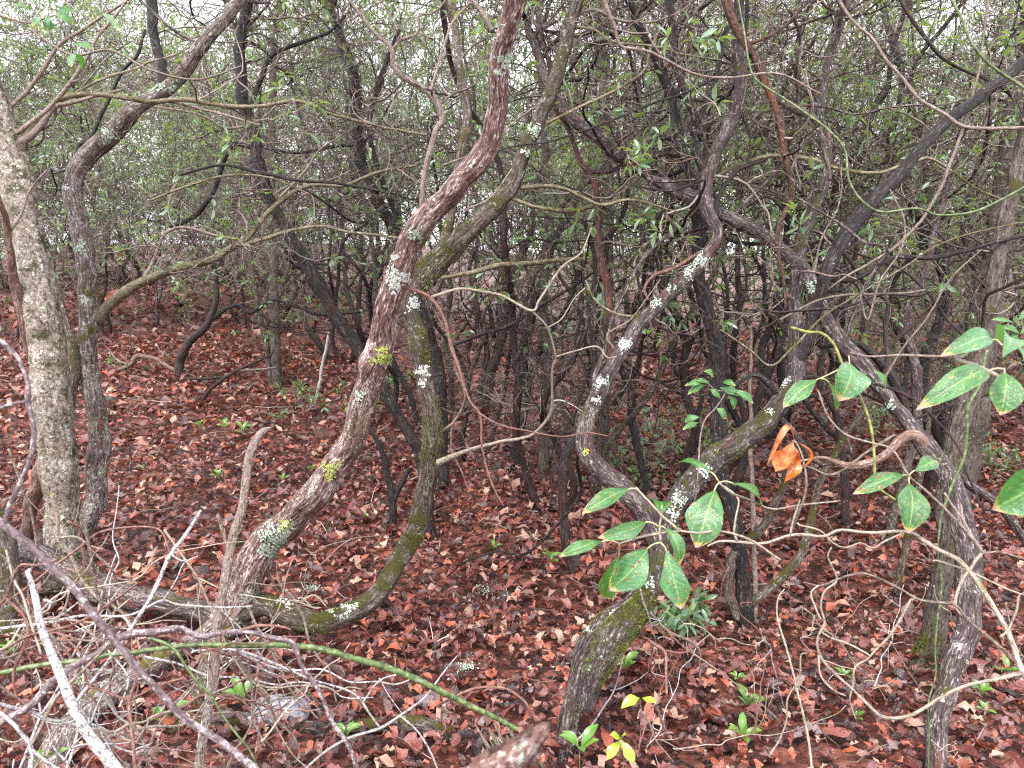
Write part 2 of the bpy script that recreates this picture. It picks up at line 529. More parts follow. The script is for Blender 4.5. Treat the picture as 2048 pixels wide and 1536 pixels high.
def tube(C, R, S, nside, rough=1.0, flare=0.0, knots=0, cap=True, taper_tip=False):
    n = len(C)
    T = unit(np.gradient(C, axis=0))
    N = np.zeros_like(C)
    ref = np.array([0.3, 0.9, 0.1])
    v = np.cross(T[0], ref)
    N[0] = v / np.linalg.norm(v)
    for i in range(1, n):
        v = N[i - 1] - T[i] * (N[i - 1] @ T[i])
        N[i] = v / max(np.linalg.norm(v), 1e-9)
    B = np.cross(T, N)
    th = np.linspace(0, 2 * math.pi, nside, endpoint=False)
    step = S[-1] / max(1, n - 1)
    dr = np.zeros((n, nside))
    if rough > 0:
        for k, a in ((1, .045), (2, .05), (3, .035), (5, .02)):
            per = max(0.10, 4.5 * R.mean())
            ph = np.cumsum(smooth_noise(n, max(2, per / step), 1.4 * step / per))
            am = a * (1 + smooth_noise(n, max(2, per / step), 0.5)[:, 0])
            dr += am[:, None] * np.cos(k * th[None] + ph[:, None] + rng.uniform(0, 6))
        if nside >= 20:
            for k, a in ((7, .03), (11, .028), (15, .02), (19, .014)):
                ph = np.cumsum(smooth_noise(n, max(2, 0.05 / step), 1.8 * step / 0.1))
                am = a * np.clip(1 + smooth_noise(n, max(2, 0.06 / step), 0.8)[:, 0], 0, 3)
                dr += am[:, None] * (1 - 2 * np.abs(np.cos((k * th[None] + ph[:, None] + rng.uniform(0, 6)) / 2)))
        dr *= rough
        dr += rough * 0.035 * smooth_noise(n, max(2, 3 * R.mean() / step), 1.0)
        for _ in range(knots):
            s0 = rng.uniform(0.05, 0.95) * S[-1]
            t0 = rng.uniform(0, 2 * math.pi)
            w = R.mean() * rng.uniform(0.45, 1.3)
            dt = np.angle(np.exp(1j * (th - t0)))
            dr += rng.uniform(.08, .28) * np.exp(-((S[:, None] - s0) / w) ** 2) * np.exp(-(dt[None] / 0.7) ** 2)
    if flare:
        z = np.exp(-S / (flare * 2.5))
        dr += (0.5 * z)[:, None] + (0.28 * z)[:, None] * np.cos(4 * th + rng.uniform(0, 6))[None]
    rr = R[:, None] * (1 + dr)
    V = C[:, None, :] + rr[..., None] * (np.cos(th)[None, :, None] * N[:, None, :] + np.sin(th)[None, :, None] * B[:, None, :])
    bk = np.zeros((n, nside, 3))
    o = rng.uniform(0, 50, 3)
    bk[..., 0] = np.cos(th)[None] * R[:, None] + o[0]
    bk[..., 1] = np.sin(th)[None] * R[:, None] + o[1]
    bk[..., 2] = S[:, None] + o[2]
    i = np.arange(n - 1)[:, None] * nside
    j = np.arange(nside)[None]
    j2 = (j + 1) % nside
    Q = np.stack([i + j, i + j2, i + nside + j2, i + nside + j], -1).reshape(-1, 4)
    V = V.reshape(-1, 3)
    bk = bk.reshape(-1, 3)
    tris = []
    if cap:
        V = np.vstack([V, C[-1] + T[-1] * R[-1] * 0.3, C[0]])
        bk = np.vstack([bk, bk[-1], bk[0]])
        a = np.arange(nside)
        b = (a + 1) % nside
        e = (n - 1) * nside
        tris = np.vstack([np.stack([e + a, e + b, np.full(nside, len(V) - 2)], 1), np.stack([b, a, np.full(nside, len(V) - 1)], 1)])
    return V, Q, tris, bk


# many thin twigs at once -----------------------------------------------------
def grow(start, d, length, r0, L=12, wob=0.3, up=0.02, kink=0.08, tipr=0.45):
    N = len(start)
    path = np.zeros((N, L, 3))
    path[:, 0] = start
    d = unit(d)
    st = (length / (L - 1))[:, None]
    drift = rng.normal(0, wob * 0.6, (N, 3))
    for i in range(1, L):
        if i % 4 == 0:
            drift = rng.normal(0, wob * 0.6, (N, 3))
        k = rng.normal(0, wob, (N, 3)) + drift
        kk = (rng.random((N, 1)) < kink) * rng.normal(0, 0.7, (N, 3))
        d = unit(d + k + kk + np.array([0, 0, up]))
        path[:, i] = path[:, i - 1] + d * st
    rad = r0[:, None] * np.linspace(1, tipr, L)[None]
    return path, rad


def batch_tubes(path, rad, k=3):
    N, L, _ = path.shape
    T = unit(np.gradient(path, axis=1))
    ref = unit(rng.normal(0, 1, (N, 1, 3)))
    A = unit(np.cross(T, ref))
    B = np.cross(T, A)
    th = np.arange(k) * 2 * math.pi / k
    V = path[:, :, None] + rad[:, :, None, None] * (np.cos(th)[None, None, :, None] * A[:, :, None] + np.sin(th)[None, None, :, None] * B[:, :, None])
    base = (np.arange(N) * L * k)[:, None, None]
    i = (np.arange(L - 1) * k)[None, :, None]
    j = np.arange(k)[None, None]
    j2 = (j + 1) % k
    Q = np.stack([base + i + j, base + i + j2, base + i + k + j2, base + i + k + j], -1).reshape(-1, 4)
    return V.reshape(-1, 3), Q


def children(path, rad, n, lenf, lo=0.25, ang=0.9):
    N, L, _ = path.shape
    pick = rng.integers(0, N, n)
    node = np.clip((rng.uniform(lo, 1.0, n) * (L - 1)).astype(int), 1, L - 1)
    p = path[pick, node]
    t = unit(path[pick, node] - path[pick, node - 1])
    d = unit(t + rng.normal(0, ang * 0.6, (n, 3)))
    r = rad[pick, node] * rng.uniform(0.5, 0.85, n)
    return p, d, r


def network(start, d, length, r0, levels, L=12, wob=0.28, up=0.02, k0=5, rmin=0.0009):
    """levels: (count, length, r scale).  Returns mesh pieces and the tips with their directions."""
    VV, QQ, off = [], [], 0
    tips, tdirs = [], []
    path, rad = grow(start, d, length, r0, L, wob * 0.8, up)
    gen = [(path, rad, k0)]
    for (cnt, ln) in levels:
        p, dd, r = children(gen[-1][0], gen[-1][1], cnt, ln)
        r = np.maximum(r, rmin)
        l = ln * rng.uniform(0.5, 1.3, cnt)
        gen.append((*grow(p, dd, l, r, L if ln > 0.3 else 8, wob, up, 0.10), 4 if len(gen) == 1 else 3))
    for (p, r, k) in gen:
        V, Q = batch_tubes(p, r, k)
        VV.append(V)
        QQ.append(Q + off)
        off += len(V)
        tips.append(p[:, -1])
        tdirs.append(unit(p[:, -1] - p[:, -2]))
    return np.vstack(VV), np.vstack(QQ), gen


def leaves_at(tips, dirs, nmin=4, nmax=7, L0=0.055, wr=0.36, droop=0.25):
    P0, D0, LL = [], [], []
    n = rng.integers(nmin, nmax + 1, len(tips))
    idx = np.repeat(np.arange(len(tips)), n)
    p = tips[idx] + rng.normal(0, 0.004, (len(idx), 3))
    t = dirs[idx]
    d = unit(t * 0.5 + unit(rng.normal(0, 1, (len(idx), 3))) + np.array([0, 0, -droop]))
    l = L0 * rng.uniform(0.6, 1.25, len(idx))
    side = unit(np.cross(d, unit(np.array([0, 0, 1.0]) + rng.normal(0, 0.45, (len(idx), 3)))))
    nrm = np.cross(side, d)
    w = l * wr * rng.uniform(0.8, 1.15, len(idx)) * 0.5
    l1, w1 = l[:, None], w[:, None]
    bend = nrm * (-0.12 * l1)
    p0 = p + d * 0.008
    a = p0 + d * l1 * 0.3
    b = p0 + d * l1 * 0.68 + bend * 0.5
    e = p0 + d * l1 + bend * 1.6
    up = nrm * w1 * 0.35
    V = np.stack([p0, a + side * w1 * .8 + up, a, a - side * w1 * .8 + up, b + side * w1 * .85 + up, b, b - side * w1 * .85 + up, e], 1)
    o = (np.arange(len(idx)) * 8)[:, None]
    T = np.concatenate([o + np.array(t)[None] for t in ([0, 1, 2], [0, 2, 3], [4, 7, 5], [5, 7, 6])], 0)
    Q = np.concatenate([o + np.array(t)[None] for t in ([1, 4, 5, 2], [2, 5, 6, 3])], 0)
    return V.reshape(-1, 3), Q, T


# ------------------------------------------------------------------ ground
def build_ground():
    xs = np.concatenate([np.linspace(-90, -14, 20), np.linspace(-13, 13, 200), np.linspace(14, 90, 20)])
    ys = np.concatenate([np.linspace(-30, -1, 12), np.linspace(0, 24, 200), np.linspace(25, 60, 20), np.linspace(75, 400, 6)])
    X, Y = np.meshgrid(xs, ys)
    Z = np.where(Y > 60, ground_cap(X), ground_z(X, np.minimum(Y, 60)))
    Z = Z - 0.012 + 0.003 * rng.normal(0, 1, Z.shape) * (Y < 24) * (Y > 0)
    V = np.stack([X, Y, Z], -1).reshape(-1, 3)
    w = len(xs)
    i = np.arange(len(ys) - 1)[:, None] * w
    j = np.arange(w - 1)[None]
    Q = np.stack([i + j, i + j + 1, i + w + j + 1, i + w + j], -1).reshape(-1, 4)
    return meta(link('ground', mesh('ground', V, Q, mat='soil')), kind='structure')


ground = build_ground()


def litter_outline(kind, n):
    t = np.linspace(0, 1, n)
    env = np.sin(np.pi * np.clip(t * 0.93 + 0.03, 0, 1)) ** 0.7 * (0.6 + 0.55 * t)
    if kind == 0:       # round-lobed oak
        w = env * (0.62 + 0.42 * np.cos(t * 2 * np.pi * 3.5 + 0.8))
    elif kind == 1:     # pointed red oak
        w = env * (0.55 + 0.55 * np.abs(((t * 3.3) % 1) * 2 - 1))
    elif kind == 2:     # plain oval leaf
        w = np.sin(np.pi * t) ** 0.8 * 0.75
    else:
        w = env * (0.7 + 0.32 * np.cos(t * 2 * np.pi * 2.5))
    w[0] = 0.03
    w[-1] = 0.04
    return t, w


def litter_leaf(n=11, L=0.1, kind=0):
    t, w = litter_outline(kind, n)
    w = w * L * (0.34 if kind != 2 else 0.26)
    wl = w * rng.uniform(0.8, 1.15, n)
    wr = w * rng.uniform(0.8, 1.15, n)
    c = rng.uniform(-0.3, 1.1)
    a = rng.uniform(-1.0, 2.0)
    tw = rng.uniform(-1.0, 1.0)
    y = (t - 0.5) * L
    x0 = rng.uniform(-0.15, 0.15) * L * np.sin(np.pi * t)
    z0 = -a * (y ** 2) / L
    rows = []
    for s, ww in ((-1, wl), (0, 0 * w), (1, wr)):
        rise = c * ww * (0.8 + 0.4 * np.sin(6 * t + a)) + s * ww * tw * (t - 0.5)
        rows.append(np.stack([x0 + s * ww, y, z0 + rise + (rng.normal(0, 0.03, n) * L if s else 0)], 1))
    V = np.stack(rows, 1).reshape(-1, 3)
    i = np.arange(n - 1)[:, None] * 3
    j = np.arange(2)[None]
    Q = np.stack([i + j, i + j + 1, i + 3 + j + 1, i + 3 + j], -1).reshape(-1, 4)
    return V, Q


def rot_random(n, tilt):
    a = rng.uniform(0, 2 * math.pi, n)
    tx = rng.normal(0, tilt, n)
    ty = rng.normal(0, tilt, n)
    ca, sa = np.cos(a), np.sin(a)
    z = np.zeros(n)
    o = np.ones(n)
    Rz = np.stack([ca, -sa, z, sa, ca, z, z, z, o], 1).reshape(n, 3, 3)
    Rx = np.stack([o, z, z, z, np.cos(tx), -np.sin(tx), z, np.sin(tx), np.cos(tx)], 1).reshape(n, 3, 3)
    Ry = np.stack([np.cos(ty), z, np.sin(ty), z, o, z, -np.sin(ty), z, np.cos(ty)], 1).reshape(n, 3, 3)
    return Rx @ Ry @ Rz, a, tx, ty


def scatter_xy(n, y0, y1, widen=0.80):
    y = np.sqrt(rng.uniform(y0 ** 2, y1 ** 2, n))
    x = rng.uniform(-1, 1, n) * (y * widen + 0.9)
    return x, y


def build_litter():
    VV, QQ, off = [], [], 0
    bands = [(0.6, 3.2, 13500, 7, 0.56), (3.2, 5.5, 16000, 6, 0.62), (5.5, 9, 17000, 5, 0.85), (9, 15, 10500, 4, 1.5), (15, 24, 7000, 4, 1.9)]
    for (y0, y1, n, seg, sc) in bands:
        tm = [litter_leaf(seg, rng.uniform(0.065, 0.11), rng.choice([0, 0, 1, 1, 2, 3])) for _ in range(24)]
        pick = rng.integers(0, 24, n)
        x, y = scatter_xy(n, y0, y1)
        R, _, _, _ = rot_random(n, 0.45)
        z = ground_z(x, y) + rng.uniform(0.002, 0.045, n) + 0.008
        s = sc * np.clip(rng.lognormal(-0.1, 0.38, n), 0.35, 1.9)
        for k in range(24):
            m = pick == k
            V, Q = tm[k]
            c = m.sum()
            W = np.einsum('nij,vj->nvi', R[m], V) * s[m][:, None, None] + np.stack([x[m], y[m], z[m]], 1)[:, None]
            VV.append(W.reshape(-1, 3))
            QQ.append((Q[None] + (np.arange(c) * len(V))[:, None, None]).reshape(-1, 4) + off)
            off += c * len(V)
    meta(link('leaf_litter', mesh('leaf_litter', np.vstack(VV), np.vstack(QQ), mat='litter'), ground), kind='stuff')
    # the largest ones, one by one
    tms = []
    for k in range(14):
        V, Q = litter_leaf(13, rng.uniform(0.07, 0.105), [0, 1, 0, 1, 3, 2][k % 6])
        tms.append(mesh('oak_leaf', V, Q, mat='litter'))
    for i in range(290):
        x, y = scatter_xy(1, 1.7, 4.6, 0.62)
        o = link('fallen_leaf', tms[i % 14], ground)
        z = float(ground_z(x[0], y[0])) + rng.uniform(0.035, 0.055)
        o.location = (float(x[0]), float(y[0]), z)
        o.rotation_euler = (rng.normal(0, 0.3), rng.normal(0, 0.3), rng.uniform(0, 6.28))
        o.scale = [float(rng.uniform(0.65, 1.05))] * 3


build_litter()


def build_ground_twigs():
    n = 1500
    x, y = scatter_xy(n, 1.4, 11, 0.8)
    z = ground_z(x, y) + rng.uniform(0.02, 0.06, n)
    a = rng.uniform(0, 6.28, n)
    d = np.stack([np.cos(a), np.sin(a), rng.normal(0.05, 0.12, n)], 1)
    V, Q, _ = network(np.stack([x, y, z], 1), d, rng.uniform(0.08, 0.45, n), rng.uniform(0.0012, 0.0035, n), [(1100, 0.12)], L=8, wob=0.16, up=0.0, k0=4)
    # keep them lying on the ground
    gz = ground_z(V[:, 0], V[:, 1])
    V[:, 2] = np.clip(V[:, 2], gz + 0.012, gz + 0.075)
    meta(link('fallen_twigs', mesh('fallen_twigs', V, Q, mat='debris')), 'fine dead twigs strewn over the wet leaf litter', 'twigs', kind='stuff')


build_ground_twigs()

# ------------------------------------------------------------------ shared crowns for the thicket
CROWNS = []


def build_crown(leafy, size=1.0, limbs=9, low=False):
    n = limbs
    a = rng.uniform(0, 6.28, n)
    el = rng.uniform(-0.1 if low else 0.2, 1.3, n)
    d = np.stack([np.cos(a) * np.cos(el), np.sin(a) * np.cos(el), np.sin(el)], 1)
    V, Q, gen = network(np.zeros((n, 3)), d, rng.uniform(0.9, 1.5, n) * size, rng.uniform(0.006, 0.012, n),
                        [(30, 0.85 * size), (95, 0.55 * size), (210, 0.36 * size), (280, 0.2 * size)], L=13, wob=0.30, up=0.03)
    me = mesh('twigs', V, Q, mat='twigmass')
    fol = None
    if leafy:
        tp = np.vstack([g[0][:, -1] for g in gen[3:]])
        td = unit(tp - np.vstack([g[0][:, -2] for g in gen[3:]]))
        k = rng.random(len(tp)) < leafy
        LV, LQ, LT = leaves_at(tp[k], td[k])
        fol = (LV, LQ, LT)
    return me, fol


for leafy in (0.0, 0.08, 0.2, 0.42, 0.65, 0.95):
    me, fol = build_crown(leafy, 1.0, 9, leafy == 0.0)
    f1 = f2 = None
    if fol:
        f1 = mesh('foliage', *fol, mat='foliage', smooth=False)
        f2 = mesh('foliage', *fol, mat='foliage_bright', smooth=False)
    CROWNS.append((me, f1, f2))


n_ = 8
a_ = rng.uniform(0, 6.28, n_)
e_ = rng.uniform(-0.6, 1.0, n_)
V_, Q_, g_ = network(np.zeros((n_, 3)), np.stack([np.cos(a_) * np.cos(e_), np.sin(a_) * np.cos(e_), np.sin(e_)], 1), rng.uniform(0.8, 1.4, n_), rng.uniform(0.0035, 0.0065, n_),
                    [(34, 0.8), (90, 0.5), (170, 0.3), (200, 0.16)], L=15, wob=0.33, up=0.01)
tp_ = np.vstack([q[0][:, -1] for q in g_[3:]])
td_ = unit(tp_ - np.vstack([q[0][:, -2] for q in g_[3:]]))
k_ = rng.random(len(tp_)) < 0.09
f_ = leaves_at(tp_[k_], td_[k_], 3, 6, 0.06, 0.4)
CROWNS.append((mesh('twigs', V_, Q_, mat='twigmass'), mesh('foliage', *f_, mat='foliage', smooth=False), mesh('foliage', *f_, mat='foliage_bright', smooth=False)))


def add_crown(parent, loc_world, kind, scale=1.0, bright=False, twigs=True):
    base = np.array(parent.location)
    me, f1, f2 = CROWNS[kind]
    rz = rng.uniform(0, 6.28)
    rx, ry = rng.normal(0, 0.35, 2)
    for nm, m_ in (('twigs', me if twigs else None), ('foliage', f2 if bright else f1)):
        if m_ is None:
            continue
        o = link(nm, m_, parent, loc_world - base, 'stuff')
        o.rotation_euler = (rx, ry, rz)
        o.scale = [scale] * 3


# ------------------------------------------------------------------ traced trees and branches
REG = []            # (root, name, centre line pixels, world, depth)


def resolve(pts, start, paths):
    """fill in missing depths of (x, y, w[, d]) points"""
    xs = np.array([p[0] for p in pts], float)
    ys = np.array([p[1] for p in pts], float)
    ws = np.array([p[2] for p in pts], float)
    ds = [p[3] if len(p) > 3 else None for p in pts]
    if ds[0] is None:
        if start == 'ground':
            ds[0] = ground_hit(xs[0], ys[0])
        else:
            best = (1e9, 3.0)
            for C in paths:
                px, py, dd = project(C)
                e = np.hypot(px - xs[0], py - ys[0])
                k = int(np.argmin(e))
                if e[k] < best[0]:
                    best = (e[k], float(dd[k]))
            ds[0] = best[1]
    if ds[-1] is None:
        known = [d for d in ds if d is not None]
        ds[-1] = known[-1]
    s = np.concatenate([[0], np.cumsum(np.hypot(np.diff(xs), np.diff(ys)))])
    ki = [i for i, d in enumerate(ds) if d is not None]
    d = np.interp(s, s[ki], [ds[i] for i in ki])
    W = np.stack([P(a, b, c) for a, b, c in zip(xs, ys, d)])
    R = ws * d / FPX / 2 * np.interp(ws, [4, 14, 40, 90], [0.72, 0.76, 0.80, 0.80])
    return W, R


def stem(root, name, pts, mat, start='attach', paths=(), detail=1.0, wob=0.0, knots=3, flare=0.0, rough=1.0, parent=None):
    W, R = resolve(pts, start, paths)
    if start == 'ground':
        dirn = unit(W[0] - W[1])
        W = np.vstack([W[0] + dirn * 0.03 + np.array([0, 0, -0.10]), W])
        R = np.concatenate([[R[0] * 1.12], R])
    r = float(np.mean(R))
    step = max(0.006, min(0.03, r * 0.45)) / detail
    C, RR, S = smooth_path(W, R, step)
    # small wander so the stem is crooked in every direction
    wd = smooth_noise(len(C), max(3, 0.16 / step), 0.10 * r + 0.0015, 3) + smooth_noise(len(C), max(3, 0.06 / step), 0.045 * r + 0.0006, 3)
    wd[0] = 0
    C = C + wd * (1 if wob == 0 else wob)
    px = 2 * r / np.median((W - CAM) @ FWD) * FPX / 2
    ns = int(np.clip(px * 1.6 * detail, 6, 52))
    knots = int(knots * 1.6)
    V, Q, T, bk = tube(C, RR, S, ns, rough=rough, flare=flare, knots=knots)
    base = np.array(root.location) if root is not None else np.zeros(3)
    o = link(name, mesh(name, V - base, Q, T, mat, attrs={'bark_coord': bk}), parent or root)
    return C, RR, V[:len(C) * ns].reshape(len(C), ns, 3), o


def sprout(root, path, rad, n, length, mat='twigmass', levels=None, lo=0.1, hi=1.0, ang=1.0, leaf=0.0, up=0.03, bright=False, r0=None):
    L = len(path)
    k = np.clip((rng.uniform(lo, hi, n) * (L - 1)).astype(int), 1, L - 1)
    p = path[k]
    t = unit(path[k] - path[k - 1])
    d = unit(t * 0.5 + unit(rng.normal(0, 1, (n, 3))) * ang)
    r = np.clip(rad[k] * 0.45, 0.0016, 0.006) if r0 is None else np.full(n, r0)
    levels = levels if levels is not None else [(int(n * 3), length * 0.6), (int(n * 6), length * 0.33), (int(n * 8), length * 0.18)]
    V, Q, gen = network(p, d, length * rng.uniform(0.5, 1.3, n), r, levels, L=12, wob=0.27, up=up, k0=4)
    base = np.array(root.location)
    link('twigs', mesh('twigs', V - base, Q, mat=mat), root, kind='stuff')
    if leaf:
        tp = np.vstack([g[0][:, -1] for g in gen[-2:]])
        td = unit(tp - np.vstack([g[0][:, -2] for g in gen[-2:]]))
        m = rng.random(len(tp)) < leaf
        if m.sum():
            LV, LQ, LT = leaves_at(tp[m], td[m])
            link('foliage', mesh('foliage', LV - base, LQ, LT, 'foliage_bright' if bright else 'foliage', smooth=False), root, kind='stuff')


def scatter_patch(root, grid, px, py, size_px, n, mat, name, blade=False, sz=0.006, elong=1.6):
    """little lobes (lichen) or tufts (moss) on the camera-side surface round a pixel"""
    G = grid.reshape(-1, 3)
    X, Y, D = project(G)
    C = grid.mean(1, keepdims=True)
    Nn = unit((grid - C).reshape(-1, 3))
    face = ((CAM - G) * Nn).sum(1) > 0
    e = np.hypot(X - px, Y - py)
    e = np.where(face, e, 1e9)
    c = int(np.argmin(e))
    a = rng.uniform(0, 6.28, 8)
    ang = np.arctan2(Y - Y[c], X - X[c])
    lim = size_px * 1.25 * (0.75 + 0.3 * np.cos(3 * ang + a[0]) + 0.2 * np.cos(5 * ang + a[1]))
    ok = np.where(face & (np.hypot(X - X[c], Y - Y[c]) < lim))[0]
    if len(ok) == 0:
        return
    if not blade:
        n = int(n * 2.2)
        sz = sz * 0.62
        rad_ = np.hypot(X[ok] - X[c], Y[ok] - Y[c]) / size_px
        wgt = np.exp(-(rad_ * 1.3) ** 2)
        far_ = rng.random(n) < 0.22
        pk = np.where(far_, rng.choice(ok, n), rng.choice(ok, n, p=wgt / wgt.sum()))
    else:
        pk = rng.choice(ok, n)
    nr = Nn[pk]
    p = G[pk] + rng.normal(0, sz * 0.9, (n, 3))
    # push jittered points back on to the surface shell
    p = p - nr * ((p - G[pk]) * nr).sum(1, keepdims=True)
    t1 = unit(np.cross(nr, unit(rng.normal(0, 1, (n, 3)))))
    t2 = np.cross(nr, t1)
    s = sz * rng.uniform(0.35, 1.15, n)[:, None]
    if blade:
        V = np.stack([p - t1 * s * 0.25, p + t1 * s * 0.25, p + nr * s * 1.3 + t2 * s * rng.normal(0, 0.5, (n, 1)) + np.array([0, 0, 0.3]) * s], 1)
        o = (np.arange(n) * 3)[:, None]
        T = o + np.array([0, 1, 2])[None]
        me_ = mesh(name, V.reshape(-1, 3) - np.array(root.location), None, T, mat, smooth=False)
    else:
        k = 7
        th = np.linspace(0, 2 * math.pi, k, endpoint=False)
        rr = rng.uniform(0.45, 1.25, (n, k))
        V = p[:, None] + s[:, None] * (rr[..., None] * (np.cos(th)[None, :, None] * t1[:, None] + np.sin(th)[None, :, None] * t2[:, None])) \
            + nr[:, None] * (s[:, None] * rng.uniform(0.1, 0.7, (n, k, 1)))
        V = np.concatenate([(p + nr * s * 0.15)[:, None], V], 1)
        o = (np.arange(n) * (k + 1))[:, None, None]
        tr = np.array([[0, 1 + i, 1 + (i + 1) % k] for i in range(k)])[None]
        me_ = mesh(name, V.reshape(-1, 3) - np.array(root.location), None, (o + tr).reshape(-1, 3), mat, smooth=False)
    link(name, me_, root, kind='stuff')


def tree(name, label, cat, mat, trunk, branches=(), start='ground', group=None, flare=0.0, knots=5, attach_to=(), detail=1.0, rough=1.0):
    W, _ = resolve(trunk, start, attach_to)
    loc = W[0].copy()
    if start == 'ground':
        loc[2] = float(ground_z(loc[0], loc[1]))
    root = empty(name, loc, label, cat, group)
    main = stem(root, 'trunk' if cat in ('tree', 'shrub') else 'stem', trunk, mat, start, attach_to, flare=flare, knots=knots, detail=detail, rough=rough)
    out = [main]
    for b in branches:
        bm = mat
        if isinstance(b, dict):
            bm = b.get('mat', mat)
            b = b['pts']
        out.append(stem(root, 'branch', b, bm, 'attach', [q[0] for q in out], knots=2, rough=0.8))
    return root, out


ALLP = []
# 1 the near trunk leaning in the middle ------------------------------------------------
t1, s1 = tree('mountain_laurel', 'nearest big pinkish laurel trunk bending up through the middle, with pale lichen patches', 'tree', 'laurel_pink',
    [(455, 1275, 92), (490, 1180, 78), (520, 1110, 80), (570, 1040, 78), (640, 975, 72), (690, 900, 66), (730, 800, 64), (763, 700, 64), (775, 620, 60),
     (800, 530, 62), (840, 450, 62), (900, 385, 58), (955, 330, 60), (975, 280, 55), (990, 200, 51), (1005, 110, 52), (1025, 0, 54), (1045, -120, 50), (1050, -300, 50, 1.75)],
    [dict(mat='twig', pts=[(838, 440, 16), (850, 350, 15), (870, 270, 17), (885, 240, 18), (860, 188, 17), (790, 140, 14), (782, 95, 12), (758, 72, 10), (722, 30, 9), (690, -10, 9)]),
     dict(mat='twig', pts=[(785, 98, 9), (800, 80, 9), (832, 66, 8), (836, 32, 6), (862, 28, 6), (885, 8, 6), (900, -20, 5)]),
     dict(mat='twig', pts=[(860, 186, 10), (875, 130, 8), (888, 85, 8), (905, 45, 8), (938, 5, 6), (960, -30, 5)]),
     dict(mat='twig', pts=[(985, 62, 14), (965, 30, 13), (940, -5, 12), (925, -40, 10)]),
     dict(mat='twig', pts=[(885, 330, 6), (960, 300, 5), (1020, 250, 5), (1090, 200, 4)]),
     dict(mat='twigred', pts=[(810, 575, 12), (862, 596, 10), (890, 640, 9), (905, 700, 9), (915, 725, 8), (940, 800, 8), (962, 835, 7), (965, 900, 6), (985, 970, 6), (1005, 1010, 5)]),
     dict(mat='twigpale', pts=[(862, 594, 9), (900, 582, 8), (930, 578, 8), (1000, 590, 8), (1062, 620, 8), (1078, 600, 7), (1105, 558, 7), (1130, 530, 6), (1165, 505, 5), (1185, 455, 4)]),
     dict(mat='twigpale', pts=[(1062, 620, 6), (1093, 655, 6), (1110, 712, 6), (1103, 740, 6), (1103, 800, 8), (1098, 830, 8), (1070, 865, 8), (1040, 878, 9), (975, 892, 10), (925, 905, 12), (878, 928, 20, 3.1)]),
     dict(mat='twigpale', pts=[(1095, 655, 4), (1120, 640, 4), (1135, 620, 4), (1150, 595, 3), (1170, 575, 3)]),
     dict(mat='twigpale', pts=[(1111, 712, 5), (1150, 702, 4), (1193, 694, 5), (1215, 715, 4), (1235, 712, 3)]),
     dict(mat='white', pts=[(1103, 803, 5), (1120, 801, 4), (1140, 808, 3), (1165, 822, 2)]),
     dict(mat='twigred', pts=[(955, 825, 6), (1000, 848, 5), (1060, 862, 5), (1120, 872, 4), (1170, 866, 4), (1215, 874, 3)]),
     ], flare=0.05, knots=7, detail=1.15)
C1, R1, G1, _ = s1[0]
for (x, y, s, n, m_) in [(795, 560, 26, 170, 'lichenwhite'), (838, 465, 14, 50, 'lichen'), (1008, 124, 14, 60, 'lichen'), (998, 150, 8, 20, 'lichen'), (765, 715, 22, 130, 'lichenyellow'),
                         (550, 1075, 34, 330, 'lichen'), (566, 1050, 14, 60, 'lichenyellow'), (498, 1195, 18, 110, 'lichen'), (660, 935, 20, 90, 'lichenyellow'), (477, 1245, 12, 50, 'lichen'),
                         (788, 515, 8, 24, 'lichenwhite'), (720, 790, 10, 30, 'lichen'), (530, 1100, 18, 80, 'lichen')]:
    scatter_patch(t1, G1, x, y, s, n, m_, 'lichen', sz=0.0075)
for (x, y, s, n) in [(700, 860, 40, 500), (850, 470, 20, 260), (560, 1090, 30, 260)]:
    scatter_patch(t1, G1, x, y, s, n, 'moss', 'moss', True, 0.005)

